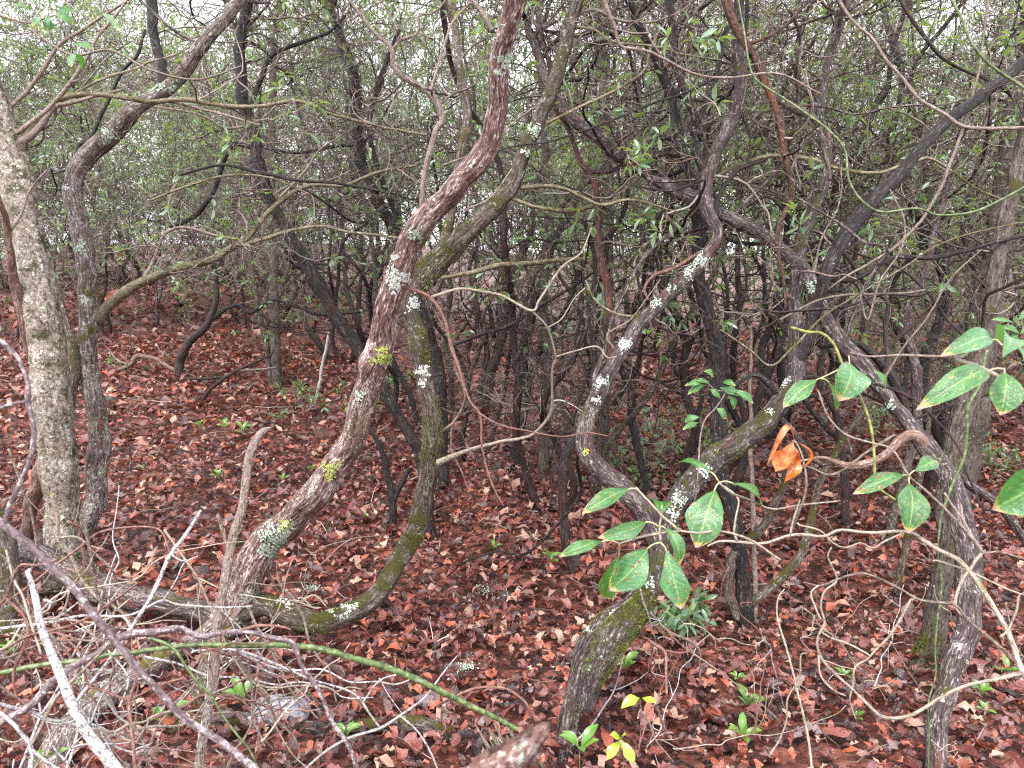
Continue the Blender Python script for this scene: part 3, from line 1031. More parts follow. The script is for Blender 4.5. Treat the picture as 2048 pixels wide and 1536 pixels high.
# 2 mossy U-shaped trunk --------------------------------------------------------------
t2, s2 = tree('mountain_laurel', 'mossy laurel trunk sweeping low along the litter then curving up behind the nearest trunk', 'tree', 'mossy',
    [(480, 1225, 66, 3.02), (530, 1205, 58, 3.02), (600, 1238, 58, 3.0), (650, 1247, 54, 3.0), (720, 1220, 50, 3.05), (778, 1150, 46, 3.12), (830, 1060, 46, 3.2), (853, 960, 46), (865, 860, 46), (850, 760, 44),
     (836, 680, 42), (822, 600, 46), (845, 553, 60), (900, 495, 54), (960, 440, 48), (1020, 380, 42), (1045, 310, 38), (1075, 250, 36), (1110, 170, 38), (1130, 90, 36), (1155, 10, 34), (1175, -80, 30), (1190, -250, 26, 2.9)],
    [dict(mat='mossy', pts=[(858, 560, 42), (885, 500, 34), (895, 450, 26), (905, 400, 24), (920, 320, 24), (934, 250, 25), (925, 170, 24), (912, 90, 20), (900, 10, 20), (895, -80, 18)]),
     dict(mat='twigmoss', pts=[(1040, 375, 12), (1080, 372, 10), (1130, 378, 9), (1200, 410, 9), (1260, 400, 8), (1330, 418, 7), (1380, 440, 6)]),
     dict(mat='twigmoss', pts=[(1068, 262, 10), (1110, 240, 9), (1180, 205, 9), (1240, 175, 8), (1290, 140, 8), (1302, 95, 8), (1330, 50, 7), (1380, 10, 6), (1400, -20, 5)]),
     dict(mat='twig', pts=[(1120, 55, 9), (1180, 18, 9), (1240, 40, 8), (1300, 45, 7), (1350, 30, 6)]),
     dict(mat='twigmoss', pts=[(1150, 50, 8), (1190, 60, 7), (1230, 85, 7), (1300, 92, 7), (1370, 110, 6), (1440, 120, 5)]),
     dict(mat='twig', pts=[(1030, 330, 7), (980, 395, 6), (930, 420, 6), (905, 470, 5)]),
     dict(mat='twig', pts=[(870, 870, 10), (905, 845, 8), (930, 800, 6), (925, 770, 6), (912, 740, 5), (908, 700, 4), (880, 640, 4), (850, 590, 4)]),
     dict(mat='twig', pts=[(900, 850, 6), (905, 905, 5), (925, 945, 5), (940, 985, 4)])],
    start='fixed', detail=1.1, knots=7)
C2, R2, G2, _ = s2[0]
for (x, y, s, n, m_) in [(828, 610, 16, 70, 'lichenwhite'), (848, 738, 13, 60, 'lichenwhite'), (846, 770, 9, 30, 'lichenwhite'), (1066, 262, 14, 60, 'lichen'), (1052, 305, 9, 30, 'lichenwhite'), (570, 1200, 16, 60, 'lichenwhite'),
                         (700, 1215, 18, 60, 'lichen'), (865, 575, 12, 40, 'lichen'), (650, 1180, 9, 30, 'lichen')]:
    scatter_patch(t2, G2, x, y, s, n, m_, 'lichen', sz=0.007)
for (x, y, s, n) in [(855, 545, 46, 1500), (868, 850, 40, 900), (860, 910, 34, 700), (842, 690, 30, 500), (820, 1070, 30, 400), (640, 1260, 40, 500), (930, 470, 35, 500)]:
    scatter_patch(t2, G2, x, y, s, n, 'moss', 'moss', True, 0.006)

# 3 left grey tree ----------------------------------------------------------------------
t3, s3 = tree('grey_tree', 'thick pale grey speckled trunk leaning in at the left edge', 'tree', 'grey',
    [(150, 1190, 92, 3.45), (130, 1110, 76), (116, 1000, 76), (110, 880, 84), (96, 760, 86), (84, 640, 84), (68, 540, 82), (44, 430, 82), (20, 330, 76), (-2, 230, 66), (-24, 120, 52), (-50, 0, 46), (-80, -150, 40, 3.2)],
    [dict(mat='twigmoss', pts=[(38, 300, 20), (55, 262, 18), (85, 235, 15), (112, 203, 15), (150, 190, 14), (225, 192, 13), (300, 202, 13), (370, 198, 12), (450, 211, 12), (520, 212, 10), (590, 204, 10), (650, 222, 9), (690, 235, 9), (780, 258, 7), (850, 268, 6)]),
     dict(mat='twig', pts=[(30, 290, 22), (60, 275, 20), (85, 248, 16), (110, 215, 13), (150, 205, 10), (200, 190, 8), (250, 180, 7)]),
     dict(mat='twig', pts=[(10, 262, 14), (30, 268, 13), (60, 248, 12), (95, 220, 11), (130, 180, 10), (165, 130, 9), (190, 80, 8), (225, 40, 7), (260, -5, 6)]),
     dict(mat='twig', pts=[(15, 215, 11), (50, 185, 12), (90, 135, 11), (120, 92, 10), (165, 60, 9), (210, 30, 8), (250, 5, 7), (280, -20, 6)]),
     dict(mat='twigmoss', pts=[(140, 192, 8), (210, 158, 8), (270, 138, 7), (300, 122, 7), (340, 112, 6), (380, 95, 5)])],
    start='fixed', flare=0.05, knots=8)
C3, R3, G3, _ = s3[0]
for (x, y, s, n) in [(110, 700, 40, 700), (50, 330, 30, 400), (105, 880, 36, 500), (115, 1010, 30, 300)]:
    scatter_patch(t3, G3, x, y, s, n, 'moss', 'moss', True, 0.005)

t3b, s3b = tree('stripped_vine', 'ragged tan stem crossing in front of the thick grey trunk at left', 'tree', 'tan',
    [(40, 1110, 40), (58, 1040, 34), (72, 970, 38), (96, 905, 36), (110, 845, 38), (92, 770, 36), (66, 700, 32), (48, 630, 30), (34, 570, 24), (22, 520, 20), (12, 440, 16), (-10, 380, 14, 3.0)],
    [dict(mat='twig', pts=[(14, 470, 8), (40, 430, 7), (60, 380, 6), (95, 340, 5)])], knots=6)
t3c, s3c = tree('thin_laurel', 'thin dark stem rising close behind the thick grey trunk at left', 'tree', 'mossy',
    [(120, 1060, 26, 3.7), (112, 960, 26), (120, 880, 26), (142, 790, 26), (148, 720, 26), (140, 670, 22), (126, 620, 14), (118, 590, 12), (100, 540, 9, 3.7)], knots=4, start='fixed')

# 4 second left laurel -------------------------------------------------------------------
t4, s4 = tree('mountain_laurel', 'stripy grey laurel trunk at left forking into a long branch to the right', 'tree', 'stripy',
    [(145, 1118, 58), (182, 1020, 50), (201, 900, 50), (191, 800, 46), (176, 700, 44), (179, 630, 50), (172, 540, 44), (152, 430, 46), (142, 372, 40), (166, 322, 46), (220, 270, 48), (270, 215, 40), (330, 180, 34), (372, 130, 34),
     (430, 60, 30), (480, 0, 28), (530, -80, 26), (600, -260, 22, 3.5)],
    [dict(mat='twigmoss', pts=[(190, 640, 36), (215, 612, 28), (260, 578, 26), (330, 545, 21), (420, 520, 18), (455, 500, 17), (490, 480, 15), (515, 450, 13), (540, 420, 13), (590, 382, 12), (640, 370, 11), (690, 372, 10), (760, 345, 9), (830, 330, 7)]),
     dict(mat='twigmoss', pts=[(470, 492, 12), (520, 480, 11), (575, 462, 10), (640, 452, 9), (700, 465, 8), (760, 470, 7), (830, 480, 6)]),
     dict(mat='twig', pts=[(285, 560, 12), (300, 535, 11), (318, 490, 9), (335, 465, 9), (370, 455, 8), (430, 468, 7), (480, 480, 5)]),
     dict(mat='dark', pts=[(325, 190, 22), (322, 160, 22), (316, 110, 24), (308, 50, 26), (302, -10, 28), (300, -60, 28)]),
     dict(mat='twig', pts=[(240, 255, 8), (290, 205, 8), (350, 205, 8), (430, 225, 7), (520, 250, 6)]),
     dict(mat='twig', pts=[(560, 395, 8), (610, 340, 7), (640, 300, 6), (683, 270, 5)]),
     dict(mat='dark', pts=[(150, 330, 12), (160, 290, 12), (185, 270, 11), (240, 150, 10), (275, 110, 9), (290, 60, 8)])],
    flare=0.045, knots=7, detail=1.1)
C4, R4, G4, _ = s4[0]
for (x, y, s, n, m_) in [(215, 272, 18, 90, 'lichen'), (312, 165, 14, 60, 'lichen'), (345, 178, 10, 40, 'lichen'), (160, 492, 12, 50, 'lichen'), (172, 602, 10, 30, 'lichenwhite'), (130, 372, 10, 30, 'lichenwhite')]:
    scatter_patch(t4, G4, x, y, s, n, m_, 'lichen', sz=0.0075)
for (x, y, s, n) in [(178, 585, 26, 600), (245, 245, 30, 400), (205, 940, 24, 300), (200, 850, 20, 200)]:
    scatter_patch(t4, G4, x, y, s, n, 'moss', 'moss', True, 0.006)

# 6 dark trunk crossing behind the nearest ------------------------------------------------
t6, s6 = tree('mountain_laurel', 'long black-barked trunk slanting down behind the nearest trunk, foot showing right of it', 'tree', 'dark',
    [(862, 1085, 34), (856, 990, 28), (840, 910, 30), (802, 840, 30), (762, 770, 32), (712, 690, 32), (665, 620, 32), (622, 540, 32), (580, 470, 30), (540, 400, 32), (518, 330, 36), (508, 260, 30), (482, 200, 28), (479, 130, 28), (483, 60, 26), (492, -10, 24), (500, -150, 22, 4.0)],
    [dict(mat='dark', pts=[(500, 215, 14), (525, 150, 14), (545, 110, 12), (600, 85, 11), (660, 62, 9), (700, 20, 8)]),
     dict(mat='dark', pts=[(520, 300, 10), (470, 290, 12), (445, 330, 13), (425, 390, 14), (385, 435, 14), (340, 455, 10)]),
     dict(mat='twig', pts=[(500, 250, 7), (450, 255, 6), (400, 230, 6), (330, 215, 5), (260, 205, 4)])],
    flare=0.04)
t7, s7 = tree('mountain_laurel', 'dark trunk curving behind the nearest trunk with a second stem beside it', 'tree', 'dark',
    [(890, 1010, 26, 5.0), (884, 860, 28), (878, 760, 30), (862, 680, 32), (835, 600, 26), (805, 520, 26), (790, 460, 28), (755, 400, 30), (722, 330, 30), (714, 260, 28), (706, 150, 28), (680, 70, 24), (655, -20, 22), (640, -120, 20)],
    [dict(mat='dark', pts=[(800, 500, 16), (795, 440, 14), (772, 375, 14), (745, 300, 15), (740, 240, 14), (755, 180, 14), (775, 120, 13), (800, 60, 12)]),
     dict(mat='dark', pts=[(712, 290, 10), (660, 295, 10), (600, 305, 9), (540, 300, 8)])],
    start='fixed')

# 10 the long arching trunk on the right --------------------------------------------------
t10, s10 = tree('mountain_laurel', 'dark trunk standing at right that arches up and left across the thicket', 'tree', 'laurel',
    [(1868, 1570, 54), (1880, 1450, 52), (1902, 1350, 54), (1932, 1250, 56), (1940, 1150, 56), (1920, 1050, 56), (1893, 960, 52), (1850, 895, 46), (1800, 830, 38), (1745, 755, 38), (1690, 695, 36), (1642, 622, 36),
     (1612, 550, 36), (1560, 500, 33), (1500, 458, 32), (1430, 420, 34), (1340, 375, 38), (1260, 320, 38), (1200, 275, 34), (1140, 235, 32), (1105, 185, 28), (1078, 120, 22), (1055, 50, 20), (1048, -30, 18), (1040, -120, 16, 3.7)],
    [dict(mat='tan', pts=[(1860, 905, 36), (1830, 870, 28), (1800, 880, 26), (1775, 905, 22), (1740, 925, 22), (1690, 930, 18), (1640, 915, 10), (1600, 920, 6)]),
     dict(mat='laurel', pts=[(1850, 890, 26), (1890, 930, 22), (1940, 970, 22), (1990, 1005, 22), (2048, 1080, 22), (2100, 1140, 20)]),
     dict(mat='dark', pts=[(1640, 690, 20), (1715, 690, 16), (1770, 740, 22), (1800, 790, 20), (1820, 850, 16)]),
     dict(mat='twig', pts=[(1790, 870, 9), (1740, 900, 8), (1700, 930, 8), (1660, 950, 7), (1620, 935, 6), (1590, 930, 5)]),
     dict(mat='dark', pts=[(1600, 520, 12), (1650, 555, 14), (1700, 560, 14), (1740, 540, 14), (1790, 515, 13), (1850, 515, 13), (1920, 505, 12), (2000, 480, 10), (2060, 470, 9)]),
     dict(mat='dark', pts=[(1425, 415, 12), (1450, 470, 12), (1490, 485, 12), (1530, 485, 10), (1560, 480, 9)]),
     dict(mat='dark', pts=[(1350, 378, 10), (1300, 330, 12), (1280, 300, 12), (1320, 275, 14), (1360, 285, 12)]),
     dict(mat='twigmoss', pts=[(1380, 395, 7), (1440, 350, 8), (1480, 330, 10), (1540, 312, 12), (1620, 318, 13), (1690, 340, 12), (1760, 345, 10), (1830, 322, 9), (1870, 320, 8), (1960, 380, 7), (2060, 420, 6)]),
     dict(mat='twig', pts=[(1760, 770, 8), (1800, 700, 6), (1850, 640, 6), (1900, 560, 5), (1960, 500, 4)])],
    flare=0.0, knots=8, detail=1.1)
C10, R10, G10, _ = s10[0]
for (x, y, s, n, m_) in [(1625, 570, 14, 60, 'lichen'), (1640, 600, 10, 30, 'lichen'), (1780, 810, 10, 40, 'lichen'), (1885, 1400, 8, 20, 'lichenwhite'), (1922, 1290, 7, 20, 'lichenwhite')]:
    scatter_patch(t10, G10, x, y, s, n, m_, 'lichen', sz=0.006)

# 13 the S-shaped laurel, front right of centre -------------------------------------------
t13, s13 = tree('mountain_laurel', 'S-shaped laurel trunk rising from the litter below the big glossy leaves', 'tree', 'laurel',
    [(1130, 1510, 50), (1137, 1450, 48), (1155, 1370, 46), (1163, 1300, 46), (1200, 1252, 50), (1262, 1215, 48), (1300, 1160, 46), (1312, 1100, 44), (1290, 1030, 50), (1240, 975, 52), (1187, 930, 48), (1166, 880, 44), (1185, 820, 42), (1215, 750, 38),
     (1250, 690, 36), (1300, 622, 36), (1370, 560, 36), (1415, 510, 36), (1432, 470, 36), (1412, 415, 36), (1412, 350, 36), (1440, 290, 34), (1472, 215, 34), (1480, 140, 32), (1478, 60, 28), (1482, -40, 26), (1490, -160, 24, 3.2)],
    [dict(mat='dark', pts=[(1412, 345, 24), (1396, 320, 20), (1390, 240, 20), (1368, 170, 20), (1352, 110, 18), (1345, 40, 17), (1335, -30, 16)]),
     dict(mat='dark', pts=[(1385, 270, 12), (1420, 190, 13), (1440, 110, 13), (1450, 60, 13), (1480, 40, 10)]),
     dict(mat='darkred', pts=[(1425, 450, 14), (1440, 390, 12), (1470, 345, 12), (1500, 330, 9), (1530, 320, 8)]),
     dict(mat='twigmoss', pts=[(1320, 600, 9), (1280, 630, 8), (1230, 628, 7), (1190, 600, 6), (1170, 560, 5)]),
     dict(mat='twigred', pts=[(1400, 505, 10), (1350, 535, 10), (1310, 550, 9), (1290, 575, 8), (1298, 600, 6)]),
     dict(mat='twig', pts=[(1230, 700, 7), (1215, 670, 6), (1260, 640, 5), (1290, 600, 4), (1320, 560, 4)])],
    flare=0.03, knots=8, detail=1.2)
C13, R13, G13, _ = s13[0]
for (x, y, s, n, m_) in [(1400, 520, 18, 110, 'lichen'), (1375, 545, 14, 70, 'lichen'), (1310, 605, 12, 50, 'lichen'), (1250, 690, 14, 80, 'lichenwhite'), (1200, 765, 14, 70, 'lichenwhite'), (1195, 800, 8, 30, 'lichenwhite'), (1225, 1235, 12, 60, 'lichenwhite'),
                         (1178, 1258, 7, 30, 'lichenwhite'), (1345, 575, 9, 30, 'lichen'), (1170, 900, 8, 20, 'lichenyellow')]:
    scatter_patch(t13, G13, x, y, s, n, m_, 'lichen', sz=0.0055)
for (x, y, s, n) in [(1180, 1240, 30, 500), (1150, 1430, 26, 350), (1400, 470, 18, 200), (1175, 850, 20, 200)]:
    scatter_patch(t13, G13, x, y, s, n, 'moss', 'moss', True, 0.0045)

# 14 mossy leaning trunk behind it ---------------------------------------------------------
t14, s14 = tree('mountain_laurel', 'thick mossy trunk behind the S-shaped one, leaning right to a lichened black arch', 'tree', 'halfmoss',
    [(1168, 1420, 34, 2.42), (1196, 1330, 66, 2.45), (1236, 1262, 82, 2.5), (1290, 1200, 60, 2.6), (1322, 1110, 44), (1342, 1025, 52), (1378, 965, 60), (1430, 918, 60), (1500, 872, 56), (1556, 818, 52), (1588, 750, 46),
     (1590, 660, 38), (1590, 560, 34), (1612, 450, 32), (1645, 360, 24), (1652, 280, 20), (1640, 200, 18), (1660, 100, 16), (1690, 0, 14), (1700, -100, 12, 3.5)],
    [dict(mat='dark', pts=[(1588, 745, 34), (1612, 690, 28), (1630, 610, 26), (1662, 520, 36), (1722, 430, 38), (1790, 355, 36), (1850, 290, 30), (1900, 240, 30), (1965, 195, 28), (2050, 120, 26), (2140, 60, 24)]),
     dict(mat='dark', pts=[(1590, 640, 12), (1640, 590, 14), (1690, 575, 12)]),
     dict(mat='dark', pts=[(1560, 800, 18), (1530, 760, 16), (1500, 750, 14), (1450, 790, 12), (1440, 830, 9)]),
     dict(mat='laurel', pts=[(1560, 835, 18), (1590, 870, 16), (1620, 910, 14), (1650, 930, 10), (1680, 920, 6)])],
    start='fixed', knots=7, detail=1.1)
C14, R14, G14, _ = s14[0]
for (x, y, s, n) in [(1240, 1262, 70, 3800), (1290, 1200, 40, 1200), (1200, 1330, 40, 1200), (1470, 910, 34, 500), (1340, 1040, 36, 500), (1540, 850, 24, 300)]:
    scatter_patch(t14, G14, x, y, s, n, 'moss', 'moss', True, 0.005)
for (x, y, s, n, m_) in [(1408, 945, 14, 60, 'lichenwhite'), (1355, 1000, 16, 80, 'lichen'), (1350, 1025, 12, 50, 'lichenwhite'), (1568, 762, 12, 50, 'lichenwhite'), (1540, 822, 7, 20, 'lichenwhite'), (1303, 1170, 10, 30, 'lichen')]:
    scatter_patch(t14, G14, x, y, s, n, m_, 'lichen', sz=0.0055)

# others -----------------------------------------------------------------------------------
t11, s11 = tree('hardwood_tree', 'straight mossy-footed trunk just left of the dark arching trunk at right', 'tree', 'fissure',
    [(1845, 1335, 66), (1868, 1225, 52), (1893, 1100, 46), (1893, 980, 42), (1912, 870, 46), (1940, 780, 48), (1962, 700, 42), (1990, 560, 38), (2012, 450, 36), (2040, 300, 32), (2080, 100, 28), (2110, -100, 24, 3.2)], flare=0.05)
for (x, y, s, n) in [(1840, 1330, 46, 1800), (1862, 1270, 26, 500)]:
    scatter_patch(t11, s11[0][2], x, y, s, n, 'moss', 'moss', True, 0.006)
t11b, s11b = tree('hardwood_tree', 'stout grey fissured trunk behind the right-hand trunks', 'tree', 'fissure',
    [(1905, 1050, 80, 4.3), (1925, 900, 76), (1950, 760, 72), (1975, 620, 66), (2000, 450, 58), (2030, 250, 52), (2060, 50, 46), (2080, -100, 42, 4.5)], start='fixed')
t17, s17 = tree('hardwood_tree', 'straight grey tree with plated bark in the centre of the thicket', 'tree', 'fissure',
    [(1195, 990, 34, 5.2), (1208, 800, 32), (1214, 600, 32), (1212, 430, 30), (1214, 300, 28), (1206, 150, 28), (1196, 60, 26), (1190, -60, 24), (1185, -200, 22)], flare=0.05, start='fixed')
t17b, s17b = tree('hardwood_tree', 'slim grey straight stem left of the central grey tree', 'tree', 'fissure',
    [(1085, 945, 26), (1092, 830, 24), (1096, 720, 24), (1088, 600, 22), (1095, 450, 20), (1090, 300, 18), (1080, 150, 16), (1075, -50, 14)], flare=0.04)
t18, s18 = tree('mountain_laurel', 'crimson peeling-barked stem right of centre', 'tree', 'red',
    [(1212, 790, 16, 3.5), (1222, 690, 20), (1217, 590, 22), (1200, 510, 20), (1195, 430, 16), (1186, 362, 15), (1160, 320, 14), (1138, 260, 12), (1110, 215, 11), (1100, 150, 10), (1080, 60, 9)], start='fixed')
t21, s21 = tree('mountain_laurel', 'thin red-brown trunk standing left of the S-shaped laurel', 'tree', 'darkred',
    [(1152, 1160, 26), (1132, 1080, 24), (1125, 960, 24), (1140, 895, 26), (1168, 850, 24), (1180, 790, 20), (1190, 720, 16), (1180, 640, 14), (1190, 540, 12), (1170, 440, 11, 3.8)],
    [dict(mat='darkred', pts=[(1125, 960, 12), (1112, 920, 10), (1100, 880, 8), (1080, 850, 6)])], flare=0.03)
t20, s20 = tree('mountain_laurel', 'dark forked trunk behind the big glossy leaves, beside a pale pole', 'tree', 'dark',
    [(1492, 1262, 46), (1484, 1150, 36), (1472, 1050, 34), (1445, 950, 32), (1432, 850, 34), (1436, 760, 36), (1430, 680, 36), (1408, 600, 38), (1398, 540, 38), (1400, 470, 36), (1385, 380, 24), (1365, 290, 24), (1342, 200, 24), (1308, 110, 22), (1270, 30, 20), (1240, -50, 18)],
    [dict(mat='mossy', pts=[(1478, 1240, 26), (1458, 1190, 30), (1462, 1130, 26), (1480, 1095, 24), (1520, 1060, 22), (1545, 1010, 20), (1570, 960, 16), (1560, 900, 12)]),
     dict(mat='mossy', pts=[(1470, 1255, 26), (1440, 1275, 28), (1425, 1290, 26)]),
     dict(mat='mossy', pts=[(1470, 1230, 20), (1520, 1190, 24), (1560, 1160, 24), (1600, 1110, 22), (1622, 1040, 20), (1640, 960, 18), (1690, 870, 16), (1740, 800, 14)])],
    flare=0.04)
t22, s22 = tree('mountain_laurel', 'pair of leaning dark stems crossing left of centre above the red litter', 'tree', 'dark',
    [(1028, 935, 30), (1040, 860, 26), (1052, 790, 26), (1046, 715, 26), (1060, 640, 24), (1085, 560, 22), (1110, 480, 18), (1150, 400, 16), (1185, 300, 14), (1200, 200, 12)],
    [dict(mat='dark', pts=[(1048, 800, 20), (1070, 730, 20), (1090, 680, 18), (1130, 620, 16), (1160, 540, 14)])], flare=0.03)
t22b, s22b = tree('mountain_laurel', 'dark slanting stem with twin feet left of the grey central trees', 'tree', 'darkred',
    [(968, 830, 22), (980, 760, 26), (1000, 690, 26), (1010, 620, 24), (1030, 540, 22), (1060, 470, 18), (1070, 380, 16), (1100, 300, 14)],
    [dict(mat='darkred', pts=[(985, 740, 16), (960, 790, 18), (975, 700, 16), (955, 620, 14), (940, 540, 12), (960, 470, 10)]),
     dict(mat='darkred', pts=[(1000, 700, 10), (1040, 740, 8), (1060, 700, 8)])])
t23, s23 = tree('mountain_laurel', 'slim dark stem bowed right of the straight grey tree', 'tree', 'dark',
    [(1300, 1000, 18), (1285, 940, 18), (1266, 860, 22), (1262, 790, 20), (1240, 720, 16), (1262, 640, 14), (1300, 560, 13), (1310, 470, 12), (1340, 380, 11)])
t24, s24 = tree('dead_laurel', 'curved dark dead stem standing on the far left litter slope', 'tree', 'darkred',
    [(358, 758, 20), (362, 715, 22), (380, 680, 20), (410, 655, 18), (430, 610, 15), (432, 560, 12), (440, 520, 10)],
    [dict(mat='dark', pts=[(420, 640, 12), (470, 610, 11), (500, 625, 10), (540, 600, 9), (580, 608, 10), (640, 630, 9), (700, 625, 8), (740, 620, 6)]),
     dict(mat='tan', pts=[(366, 748, 10), (340, 735, 10), (310, 718, 12), (275, 712, 12), (262, 730, 11), (235, 742, 9)])], flare=0.02)
t25, s25 = tree('hardwood_tree', 'short straight grey trunk beyond the litter slope, left of the nearest trunk', 'tree', 'fissure',
    [(555, 778, 26), (553, 700, 24), (550, 620, 24), (548, 500, 22), (540, 380, 20), (545, 200, 18), (550, 50, 16)], flare=0.03)
t25b, s25b = tree('thin_laurel', 'thin green-mossed stem leaning beside the short straight grey trunk', 'tree', 'mossy',
    [(542, 772, 15), (536, 710, 15), (522, 640, 13), (512, 580, 12), (500, 500, 10), (520, 420, 9)])
t26, s26 = tree('dead_laurel', 'broken black stub in the litter behind the nearest trunk', 'stump', 'dark',
    [(783, 1062, 22), (785, 1000, 20), (770, 930, 16), (752, 880, 12), (740, 850, 8)],
    [dict(mat='dark', pts=[(787, 1000, 16), (805, 965, 13), (820, 935, 10)]), dict(mat='dark', pts=[(785, 1010, 14), (765, 1000, 10), (750, 990, 7)])])
t16, s16 = tree('mountain_laurel', 'flaky orange-barked limb hanging down from the top right of centre', 'branch', 'orange',
    [(1440, -60, 24, 2.9), (1462, 30, 22, 2.9), (1480, 70, 22), (1512, 120, 20), (1538, 180, 20), (1560, 240, 18), (1572, 320, 18), (1584, 370, 15), (1580, 400, 13), (1562, 450, 13), (1556, 500, 10), (1566, 560, 9), (1572, 620, 7, 3.0)],
    [dict(mat='orange', pts=[(1475, 60, 10), (1500, 85, 9), (1560, 60, 8), (1600, 20, 8)]),
     dict(mat='fissure', pts=[(1545, 195, 16), (1590, 220, 22), (1630, 240, 16), (1650, 300, 14), (1660, 360, 10)])], start='fixed')
t27, s27 = tree('sapling_pole', 'bare pale straight pole standing beside the dark forked trunk', 'sapling', 'pale',
    [(1513, 1255, 14), (1510, 1150, 14), (1507, 1030, 13), (1503, 900, 12), (1500, 780, 10), (1502, 650, 8, 3.4)], knots=1, rough=0.3)
t28, s28 = tree('mountain_laurel', 'slim grey stem curving down behind the long leaf stalk at right', 'tree', 'laurel',
    [(1836, 850, 26, 4.2), (1835, 770, 26), (1828, 710, 24), (1812, 660, 22), (1820, 600, 20), (1850, 540, 18), (1870, 460, 16), (1900, 350, 14)],
    [dict(mat='mossy', pts=[(1836, 850, 22), (1800, 980, 22), (1780, 1080, 20), (1790, 1200, 18)])], start='fixed')
t29, s29 = tree('thin_laurel', 'short mossy leaning stem on the open litter right of the pale pole', 'tree', 'mossy',
    [(1788, 1210, 18), (1800, 1150, 20), (1815, 1085, 20), (1830, 1000, 16), (1850, 900, 12), (1860, 780, 10)])
t30, s30 = tree('mountain_laurel', 'dark slim trunk between the pale pole and the right-hand trunks', 'tree', 'darkred',
    [(1688, 1060, 22), (1690, 960, 22), (1680, 880, 20), (1670, 820, 18), (1640, 760, 16), (1660, 660, 14), (1700, 560, 12), (1720, 450, 11)],
    [dict(mat='dark', pts=[(1680, 880, 12), (1640, 840, 14), (1610, 800, 14), (1590, 770, 12)])])
for tr, n, ln in ((t6, 0, 0),):
    pass

# procedural side twigs on the traced trees -----------------------------------------------------
SPR = [(t1, s1, 2, 9, 0.30, 0.0), (t2, s2, 2, 14, 0.35, 0.10), (t3, s3, 1, 22, 0.40, 0.06), (t4, s4, 1, 20, 0.40, 0.05), (t6, s6, 0, 18, 0.5, 0.12),
       (t7, s7, 0, 20, 0.6, 0.2), (t10, s10, 0, 16, 0.45, 0.15), (t13, s13, 0, 14, 0.4, 0.15), (t14, s14, 0, 16, 0.45, 0.15), (t20, s20, 0, 14, 0.5, 0.15),
       (t16, s16, 0, 10, 0.4, 0.0), (t11, s11, 0, 10, 0.5, 0.2), (t11b, s11b, 0, 12, 0.6, 0.2), (t17, s17, 0, 12, 0.6, 0.15), (t22, s22, 0, 10, 0.5, 0.05),
       (t22b, s22b, 0, 10, 0.5, 0.0), (t23, s23, 0, 10, 0.4, 0.1), (t21, s21, 0, 8, 0.35, 0.05), (t18, s18, 0, 8, 0.35, 0.05), (t24, s24, 1, 12, 0.4, 0.1), (t30, s30, 0, 8, 0.4, 0.15)]
for (root, ss, which, n, ln, lf) in SPR:
    if which == 0:
        C = ss[0][0]
        R = ss[0][1]
        lo = 0.45
    else:
        C = np.vstack([q[0] for q in ss[1:which + 3]])
        R = np.concatenate([q[1] for q in ss[1:which + 3]])
        lo = 0.1
    sprout(root, C, R, n, ln, leaf=lf, lo=lo, levels=[(int(n * 2.5), ln * 0.6), (int(n * 5), ln * 0.36), (int(n * 6), ln * 0.2)])

# ------------------------------------------------------------------ the thicket behind
ORD = ['first', 'second', 'third', 'fourth', 'fifth', 'sixth', 'seventh', 'eighth', 'ninth', 'tenth', 'eleventh', 'twelfth', 'thirteenth', 'fourteenth',
       'fifteenth', 'sixteenth', 'seventeenth', 'eighteenth', 'nineteenth', 'twentieth', 'twenty-first', 'twenty-second', 'twenty-third', 'twenty-fourth',
       'twenty-fifth', 'twenty-sixth', 'twenty-seventh', 'twenty-eighth', 'twenty-ninth', 'thirtieth']


BACK = []


